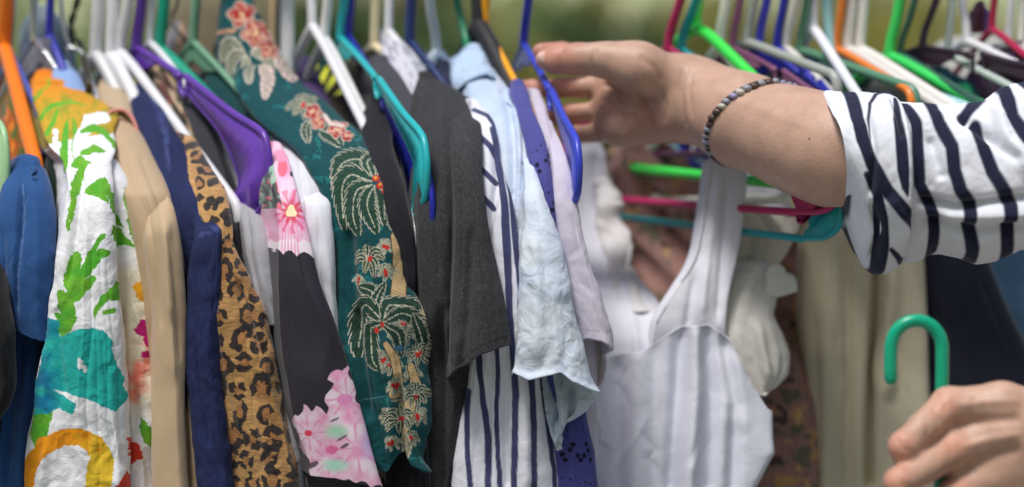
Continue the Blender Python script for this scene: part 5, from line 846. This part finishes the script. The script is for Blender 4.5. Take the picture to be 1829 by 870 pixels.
# striped sleeve
ST, SW = C(30, 33, 58), C(228, 230, 238)
def sleeve(name, st, centers, lean, hwid, seed, extra=(), puff=.05, wr=.0012, fold=.004, cr=()):
    st = np.array(st, float); NQ = 260; q = np.linspace(0, 1, NQ); k = (st[:, 0] - st[0, 0]) / (st[-1, 0] - st[0, 0]); px, tp, bt, yy, sh = (pchip(k, st[:, j], q) for j in range(5)); yy = yy / 100
    n = 320; a = np.linspace(0, 2*np.pi, n, endpoint=False); D = yy - CAMY; mid = (tp + bt) / 2; hh = (bt - tp) / 2
    ca = np.sign(np.cos(a)) * np.abs(np.cos(a)) ** .9; PYg = mid[:, None] - hh[:, None] * ca; PXg = px[:, None] + sh[:, None] * (PYg - mid[:, None]); Yg = yy[:, None] - puff * np.sin(a)[None, :]
    X = (PXg - CX) * D[:, None] / F; Z = CAMZ - (PYg - CY) * D[:, None] / F
    rr = 1 + 0 * X; u = a[None, :] * .05; s = px[:, None] / 2400.
    dsp = fold * (2 * vn(s / .03 + .8 * np.sin(a * 1.0)[None, :], a[None, :] * 1.3 + 8 * s, seed) - 1) + wr * (2 * fbm(s / .012, u / .012 + s * 20, seed + 4) - 1)
    for path, am, wi in cr: d, _, t = caps(PXg.ravel(), PYg.ravel(), path, 0); dsp = dsp + am * np.exp(-(d.reshape(X.shape) / wi) ** 2) * sstep(0, .15, t.reshape(X.shape)) * sstep(1, .85, t.reshape(X.shape))
    nyv, nzv = -np.sin(a)[None, :], np.cos(a)[None, :]; Y = Yg + dsp * nyv; Z = Z + dsp * nzv
    xs = PXg - lean * (PYg - 300); c = np.broadcast_to(SW, (X.size, 3)).copy(); front = np.broadcast_to(np.sin(a)[None, :] > -.12, X.shape).ravel()
    for ce in centers: put(c, sstep(1.6, -1.6, np.abs(xs - ce) - hwid).ravel() * ~front, ST)
    for path, wd_ in extra: put(c, sstep(2.2, -2.2, caps(PXg.ravel(), PYg.ravel(), path, np.asarray(wd_) * 1.18)[0]) * front, ST)
    me = mesh_np(name, np.stack([X, Y, Z], -1), grid_faces(NQ, n)[:, ::-1], c); o = link(name, me, fb_cot, person); so = o.modifiers.new('solid', 'SOLIDIFY'); so.thickness = .0016; so.offset = -1; return o
cuff_st = [([(1514, 160), (1511, 215), (1516, 258), (1531, 300), (1556, 343), (1590, 381), (1629, 415), (1656, 437)], 10), ([(1522, 317), (1541, 351), (1550, 394), (1556, 441), (1558, 490)], [5, 7, 10, 11, 11]), ([(1529, 262), (1531, 215), (1539, 185), (1556, 166), (1573, 160), (1592, 170)], [1, 2, 2.5, 3, 3, 4]), ([(1586, 180), (1580, 224), (1582, 266), (1584, 309), (1588, 338), (1592, 352)], [3, 7, 9, 9, 6, 2]), ([(1573, 445), (1595, 462), (1612, 460)], [3, 5, 4]), ([(1500, 360), (1506, 410), (1514, 450)], [3, 4, 3])]
slv_st = [([(1586, 165), (1603, 190), (1618, 224), (1618, 279), (1620, 334), (1637, 368), (1650, 402), (1654, 445)], [5, 7, 9, 9, 9, 9, 9, 9]), ([(1662, 178), (1650, 194), (1658, 224), (1675, 266), (1678, 309), (1688, 343), (1707, 368), (1705, 402), (1718, 436), (1722, 470)], 9.5), ([(1745, 192), (1697, 221)], [8, 6]), ([(1720, 236), (1731, 275), (1744, 313), (1765, 347), (1775, 368), (1775, 419), (1788, 470)], 10.5), ([(1784, 150), (1786, 207), (1803, 249), (1829, 287), (1848, 330), (1850, 380), (1856, 460)], 10.5), ([(1820, 150), (1850, 200), (1880, 260), (1900, 330), (1915, 450)], 10)] + [([(x, 140), (x + 30, 240), (x + 60, 330), (x + 70, 450)], 10.5) for x in (1900, 1960, 2020, 2080, 2140)]
sleeve('sleeve', [(1545, 182, 452, -19.2, .10), (1580, 176, 462, -19.4, .10), (1620, 178, 458, -19.8, .10), (1655, 184, 450, -20.2, .06), (1700, 190, 460, -20.6, .03), (1745, 196, 466, -21.2, 0), (1785, 170, 462, -21.8, 0), (1830, 152, 448, -22.4, 0), (1900, 150, 445, -23.0, 0), (2060, 180, 430, -24.6, 0), (2200, 200, 420, -26.6, 0)], [1588, 1646, 1704, 1762, 1820, 1878, 1936, 1994, 2052, 2110, 2168], .26, 11, 5, slv_st, puff=.055, fold=.006,
       cr=[([(1600, 360), (1680, 372), (1780, 356), (1860, 350)], -.007, 9), ([(1620, 404), (1720, 410), (1840, 402)], -.007, 8), ([(1640, 388), (1760, 385), (1850, 376)], .004, 10), ([(1690, 215), (1740, 250), (1800, 300)], -.006, 9), ([(1760, 195), (1770, 260), (1830, 330)], .006, 14), ([(1640, 240), (1660, 330)], -.004, 9)])
sleeve('cuff', [(1484, 180, 372, -17.8, .16), (1492, 172, 395, -17.9, .16), (1505, 167, 432, -18.1, .14), (1525, 162, 468, -18.4, .10), (1550, 157, 482, -18.7, .06), (1575, 160, 484, -19.0, .04), (1596, 168, 474, -19.2, .02), (1600, 176, 464, -19.0, .02)], [1516, 1584], .10, 11.5, 8, cuff_st, puff=.066, fold=.005,
       cr=[([(1530, 200), (1536, 280), (1528, 360)], -.004, 6), ([(1530, 360), (1550, 420), (1545, 470)], -.006, 8), ([(1560, 350), (1590, 400), (1620, 430)], .004, 9), ([(1580, 175), (1584, 260)], -.004, 5)])
v, f = tube(np.array([P(1531, 268, -.24), P(1544, 265, -.241)]), .0018, 8); b_ = link('stitch_tack', mesh_np('stitch_tack', v, f, C(200, 200, 208)), fb_cot, person)
# bracelet: knotted cord with small beads
br = thing('bracelet', 'beaded cord bracelet with grey, white and green beads on the wrist', 'bracelet', P(1320, 220, -.10))
ca_ = P(1352, 222, -.128); ad = P(1420, 248, -.152) - P(1228, 172, -.08); ad /= np.linalg.norm(ad); e1 = np.array([0, 0, 1.0]) - ad * ad[2]; e1 /= np.linalg.norm(e1); e2 = np.cross(ad, e1)
if e2[1] > 0: e2 = -e2
ring = lambda t: ca_ + .0345 * math.cos(t) * e1 + .0345 * math.sin(t) * e2 + ad * (-.012 * math.sin(t) + .012 * math.cos(t))
rp = np.array([ring(t) for t in np.linspace(0, 2*np.pi, 60)]); cordm = plastic('dark_cord', C(58, 46, 42), .7); v, f = tube(rp, .0030, 10, cap=False); link('cord', mesh_np('cord', v, f), cordm, br)
bms = [plastic('bead_' + n_, C(*c_), .3) for n_, c_ in (('white', (200, 196, 180)), ('grey', (150, 156, 164)), ('green', (90, 150, 126)), ('lilac', (156, 148, 180)), ('brown', (90, 70, 60)))]
bmesh_ = []
for mt in bms: v, f = ellipsoid((0, 0, 0), np.diag([.0040, .0040, .0027]), 8, 10); me = mesh_np('bead', v, f); me.materials.append(mt); bmesh_.append(me)
for k in range(44):
    o = bpy.data.objects.new('bead', bmesh_[int(rng.choice(5, p=[.16, .30, .12, .10, .32]))]); col.objects.link(o); o.parent = br; o.matrix_parent_inverse = br.matrix_basis.inverted(); q = ring(2*np.pi*k/44); o.location = q + rng.normal(0, .0003, 3)
# hanger held in the fist
hh_ = thing('held_hanger', 'jade green plastic hanger held up in the fist by its hook end', 'hanger', P(1682, 900, -.325)); mg = pm((16, 160, 122), 0.0, .22); yb = -32.4
hp = [(1682, 1010), (1681, 900), (1681, 800), (1682, 700), (1683, 650)] + [(1637 + 46 * math.cos(t), 622 - 50 * math.sin(t)) for t in np.linspace(.12, math.pi - .05, 12)] + [(1590, 650), (1591, 676)]
v, f = tube(fillet([P(x, y, yb / 100.) for x, y in hp], .006), .0042, 14); link('hook', mesh_np('hook', v, f), mg, hh_)
nk = P(1682, 1010, yb / 100.); dd_ = np.array([.55, -.83, 0])
for s in (-1, 1):
    v, f = tube(fillet([nk, nk + s * dd_ * .10 + [0, 0, -.035], nk + s * dd_ * .20 + [0, 0, -.075], nk + s * dd_ * .185 + [0, 0, -.105], nk + s * dd_ * .02 + [0, 0, -.108]], .02), .0042, 12); link('shoulder_arm', mesh_np('shoulder_arm', v, f), mg, hh_)
# ------------------------------------------------------------------ ground and the greenery behind the rack
def ground_mat():
    m, N, L, b = new_mat('lawn'); tc = N.new('ShaderNodeTexCoord'); nz = N.new('ShaderNodeTexNoise'); nz.inputs['Scale'].default_value = .55; nz.inputs['Detail'].default_value = 8; L.new(tc.outputs['Object'], nz.inputs['Vector'])
    r = N.new('ShaderNodeValToRGB'); r.color_ramp.elements[0].color = (.26, .31, .12, 1); r.color_ramp.elements[1].color = (.66, .63, .37, 1); r.color_ramp.elements[0].position = .35; r.color_ramp.elements[1].position = .7
    L.new(nz.outputs[0], r.inputs[0]); L.new(r.outputs[0], b.inputs['Base Color']); b.inputs['Roughness'].default_value = .95; return m
hill = lambda y: .012 * np.clip(y - 6, 0, None) + .20 * np.clip(y - 20, 0, 40) ** 1.05
nG = 90; gx, gy = np.meshgrid(np.linspace(-80, 80, nG), np.linspace(-40, 140, nG)); gz = .25 * (fbm(gx / 9, gy / 9, 3) - .5) * sstep(10, 18, np.hypot(gx, gy)) + hill(gy)
tag(link('ground', mesh_np('ground', np.stack([gx, gy, gz], -1), grid_faces(nG, nG, False)[:, ::-1]), ground_mat()), 'dry green lawn under the clothes rack', None, None, 'structure')
def bounce_slab_mat():
    m, N, L, b = new_mat('neutral_bounce_grey'); tc = N.new('ShaderNodeTexCoord'); nz = N.new('ShaderNodeTexNoise'); nz.inputs['Scale'].default_value = 6; nz.inputs['Detail'].default_value = 9; L.new(tc.outputs['Object'], nz.inputs['Vector'])
    r = N.new('ShaderNodeValToRGB'); r.color_ramp.elements[0].color = (.19, .19, .19, 1); r.color_ramp.elements[1].color = (.30, .295, .285, 1); r.color_ramp.elements[0].position = .3; r.color_ramp.elements[1].position = .75; L.new(nz.outputs[0], r.inputs[0]); L.new(r.outputs[0], b.inputs['Base Color'])
    bp = N.new('ShaderNodeBump'); bp.inputs['Strength'].default_value = .3; L.new(nz.outputs[0], bp.inputs['Height']); L.new(bp.outputs[0], b.inputs['Normal']); b.inputs['Roughness'].default_value = .9; return m
v = np.array([(x, y, z) for z in (-.05, .006) for x, y in ((-6.5, -5), (6.5, -5), (6.5, 5), (-6.5, 5))]); f = [[4, 5, 6, 7], [0, 1, 5, 4], [1, 2, 6, 5], [2, 3, 7, 6], [3, 0, 4, 7]]  # unseen grey slab added to neutralise green light bounced off the lawn
tag(link('neutral_bounce_slab', mesh_np('neutral_bounce_slab', v, f, smooth=False), bounce_slab_mat()), 'added grey slab under the clothes rack that neutralises green bounce from the lawn', None, None, 'structure')
def leaf_mat(name, a, b_):
    m, N, L, b = new_mat(name); at = N.new('ShaderNodeAttribute'); at.attribute_name = 'col'
    mx = N.new('ShaderNodeMix'); mx.data_type = 'RGBA'; mx.inputs[6].default_value = (*a, 1); mx.inputs[7].default_value = (*b_, 1); L.new(at.outputs['Fac'], mx.inputs[0]); L.new(mx.outputs[2], b.inputs['Base Color']); b.inputs['Roughness'].default_value = .6
    tr = N.new('ShaderNodeBsdfTranslucent'); L.new(mx.outputs[2], tr.inputs[0]); ms = N.new('ShaderNodeMixShader'); ms.inputs[0].default_value = .45; L.new(b.outputs[0], ms.inputs[1]); L.new(tr.outputs[0], ms.inputs[2]); L.new(ms.outputs[0], N['Material Output'].inputs[0])
    return m
def bark_mat():
    m, N, L, b = new_mat('bark'); tc = N.new('ShaderNodeTexCoord'); mp = N.new('ShaderNodeMapping'); mp.inputs['Scale'].default_value = (9, 9, 1.5); nz = N.new('ShaderNodeTexNoise'); nz.inputs['Scale'].default_value = 3; nz.inputs['Detail'].default_value = 6
    L.new(tc.outputs['Object'], mp.inputs[0]); L.new(mp.outputs[0], nz.inputs['Vector']); r = N.new('ShaderNodeValToRGB'); r.color_ramp.elements[0].color = (.05, .035, .025, 1); r.color_ramp.elements[1].color = (.20, .15, .11, 1); L.new(nz.outputs[0], r.inputs[0]); L.new(r.outputs[0], b.inputs['Base Color'])
    bp = N.new('ShaderNodeBump'); bp.inputs['Strength'].default_value = .8; L.new(nz.outputs[0], bp.inputs['Height']); L.new(bp.outputs[0], b.inputs['Normal']); b.inputs['Roughness'].default_value = .9; return m
m_bark = bark_mat()
LM = {'green': leaf_mat('green_leaf', (0.095, 0.162, 0.041), (0.324, 0.432, 0.121)), 'olive': leaf_mat('olive_leaf', (0.162, 0.162, 0.041), (0.567, 0.513, 0.135)), 'dark': leaf_mat('dark_leaf', (0.054, 0.095, 0.041), (0.176, 0.257, 0.095)), 'tan': leaf_mat('dry_leaf', (0.270, 0.203, 0.135), (0.621, 0.486, 0.324)), 'pale': leaf_mat('pale_leaf', (0.405, 0.419, 0.270), (0.800, 0.783, 0.567))}
def tree(name, label, cat, x, y, h, cr, ch, tone, n=5000, trunk_h=None, ls=.11, seed=0, group=None):
    rg = np.random.default_rng(seed); z0 = float(hill(np.array(y, float))); root = thing(name, label, cat, (x, y, z0), group); th = trunk_h if trunk_h is not None else h * .35
    mb = MB(); c0 = np.array([x, y, z0]); tp = c0 + np.array([rg.uniform(-.3, .3), 0, h * .72]); k = np.linspace(0, 1, 9)[:, None]; path = c0 + (tp - c0) * k + np.stack([.12 * np.sin(k[:, 0] * 5 + seed), .1 * np.sin(k[:, 0] * 4), 0 * k[:, 0]], 1); path[0, 2] -= .1
    mb.add(*tube(path, np.linspace(h * .03, h * .008, 9), 10))
    cents = []
    for i in range(9):
        a = rg.uniform(0, 6.28); t0 = rg.uniform(.4, .95); s0 = path[int(t0 * 8)]; e = np.array([x + cr * .75 * math.cos(a), y + cr * .75 * math.sin(a), z0 + th + (h - th) * rg.uniform(.25, .9)]); cents.append(e)
        mb.add(*tube(np.array([s0, (s0 + e) / 2 + [0, 0, .08 * h], e]), [h * .011, h * .007, h * .003], 7))
    link('trunk', mb.mesh('trunk'), m_bark, root)
    cl = [np.array([x + cr * rg.normal(0, .38), y + cr * rg.normal(0, .38), z0 + th + (h - th) * np.clip(rg.normal(.5, .26), .02, 1)]) for _ in range(34)] + cents
    ci = rg.integers(0, len(cl), n); p = np.array(cl)[ci] + rg.normal(0, 1, (n, 3)) * np.array([.22, .22, .17]) * cr
    d1 = rg.normal(0, 1, (n, 3)); d1 /= np.linalg.norm(d1, axis=1)[:, None]; d2 = np.cross(d1, rg.normal(0, 1, (n, 3))); d2 /= np.linalg.norm(d2, axis=1)[:, None]; s = ls * rg.uniform(.6, 1.3, (n, 1))
    v = np.stack([p - d1 * s, p + d2 * s * .45, p + d1 * s, p - d2 * s * .45], 1).reshape(-1, 3); tone_c = np.repeat(np.clip(rg.uniform(0, 1, n) * .5 + .5 * rg.uniform(0, 1, len(cl))[ci], 0, 1), 4)
    link('crown', mesh_np('crown', v, np.arange(4 * n).reshape(-1, 4), tone_c[:, None].repeat(3, 1), False), LM[tone], root)
GT = 'trees and shrubs behind the rack'
def bgx(px, y): return (px - CX) * (y - CAMY) / F
for i, (px, y, h, cr, tone, label) in enumerate((
    (40, 13, 3.0, .9, 'green', 'leafy green shrub behind the orange and blue hangers'), (190, 17, 2.9, .8, 'green', 'fresh green shrub behind the white and purple hangers'), (410, 16, 3.0, .9, 'tan', 'dry brownish shrub behind the palm shirt collar'), (330, 22, 3.6, .9, 'pale', 'pale shrub behind the sage hanger'),
    (650, 12, 3.0, .55, 'dark', 'dark green shrub behind the turquoise and cream hangers'), (730, 15, 3.0, .55, 'tan', 'brown dry shrub behind the navy hanger'), (820, 18, 3.2, .7, 'green', 'green shrub behind the dark green hanger hook'), (905, 15, 2.9, .7, 'olive', 'yellow green shrub behind the amber hanger'),
    (1030, 19, 3.3, .8, 'olive', 'olive shrub behind the reaching hand'), (1100, 16, 2.8, .6, 'dark', 'darker low shrub behind the reaching hand'), (1270, 17, 3.0, .8, 'olive', 'olive brown shrub behind the ivory and mauve hangers'), (1400, 20, 3.2, .8, 'tan', 'sandy dry shrub behind the ultramarine hangers'),
    (1600, 15, 2.9, .8, 'olive', 'olive shrub behind the bright green hook'), (1500, 26, 4.2, 1.0, 'pale', 'pale sunlit shrub behind the tangerine hanger'), (1760, 18, 3.1, .9, 'pale', 'pale sunlit shrub behind the last white hangers'), (-180, 18, 4.5, 1.6, 'dark', 'tall dark shrub beyond the orange hanger'), (2050, 20, 4.5, 1.8, 'green', 'tall green shrub past the plum top'))):
    tree('shrub_tree', label, 'tree', bgx(px, y), y, h, cr, h, tone, 2600, .3, .12, 20 + i, GT)
for i, (x, y, h, cr, tone) in enumerate(((-4.5, -8, 6.5, 2.4, 'green'), (-1.2, -9.5, 7, 2.6, 'dark'), (2.4, -8.5, 6.5, 2.4, 'olive'), (5.6, -7, 6.5, 2.4, 'green'), (-8, -3, 6.5, 2.3, 'olive'), (8, -1, 6.5, 2.3, 'dark'))):  # unseen trees added to block low sky light, leaving it more top-down
    tree('light_blocking_tree', ('added leafy tree blocking low sky light behind the camera', 'added broad dark tree blocking low sky light behind the camera', 'added olive tree blocking low sky light behind the camera', 'park tree over the shopper\'s side of the aisle', 'added olive tree blocking low sky light past the rack end with the orange hanger', 'added dark tree blocking low sky light past the rack end with the plum top')[i], 'tree', x, y, h, cr, h, tone, 4200, 1.2, .16, 90 + i, 'added unseen trees that block low sky light')
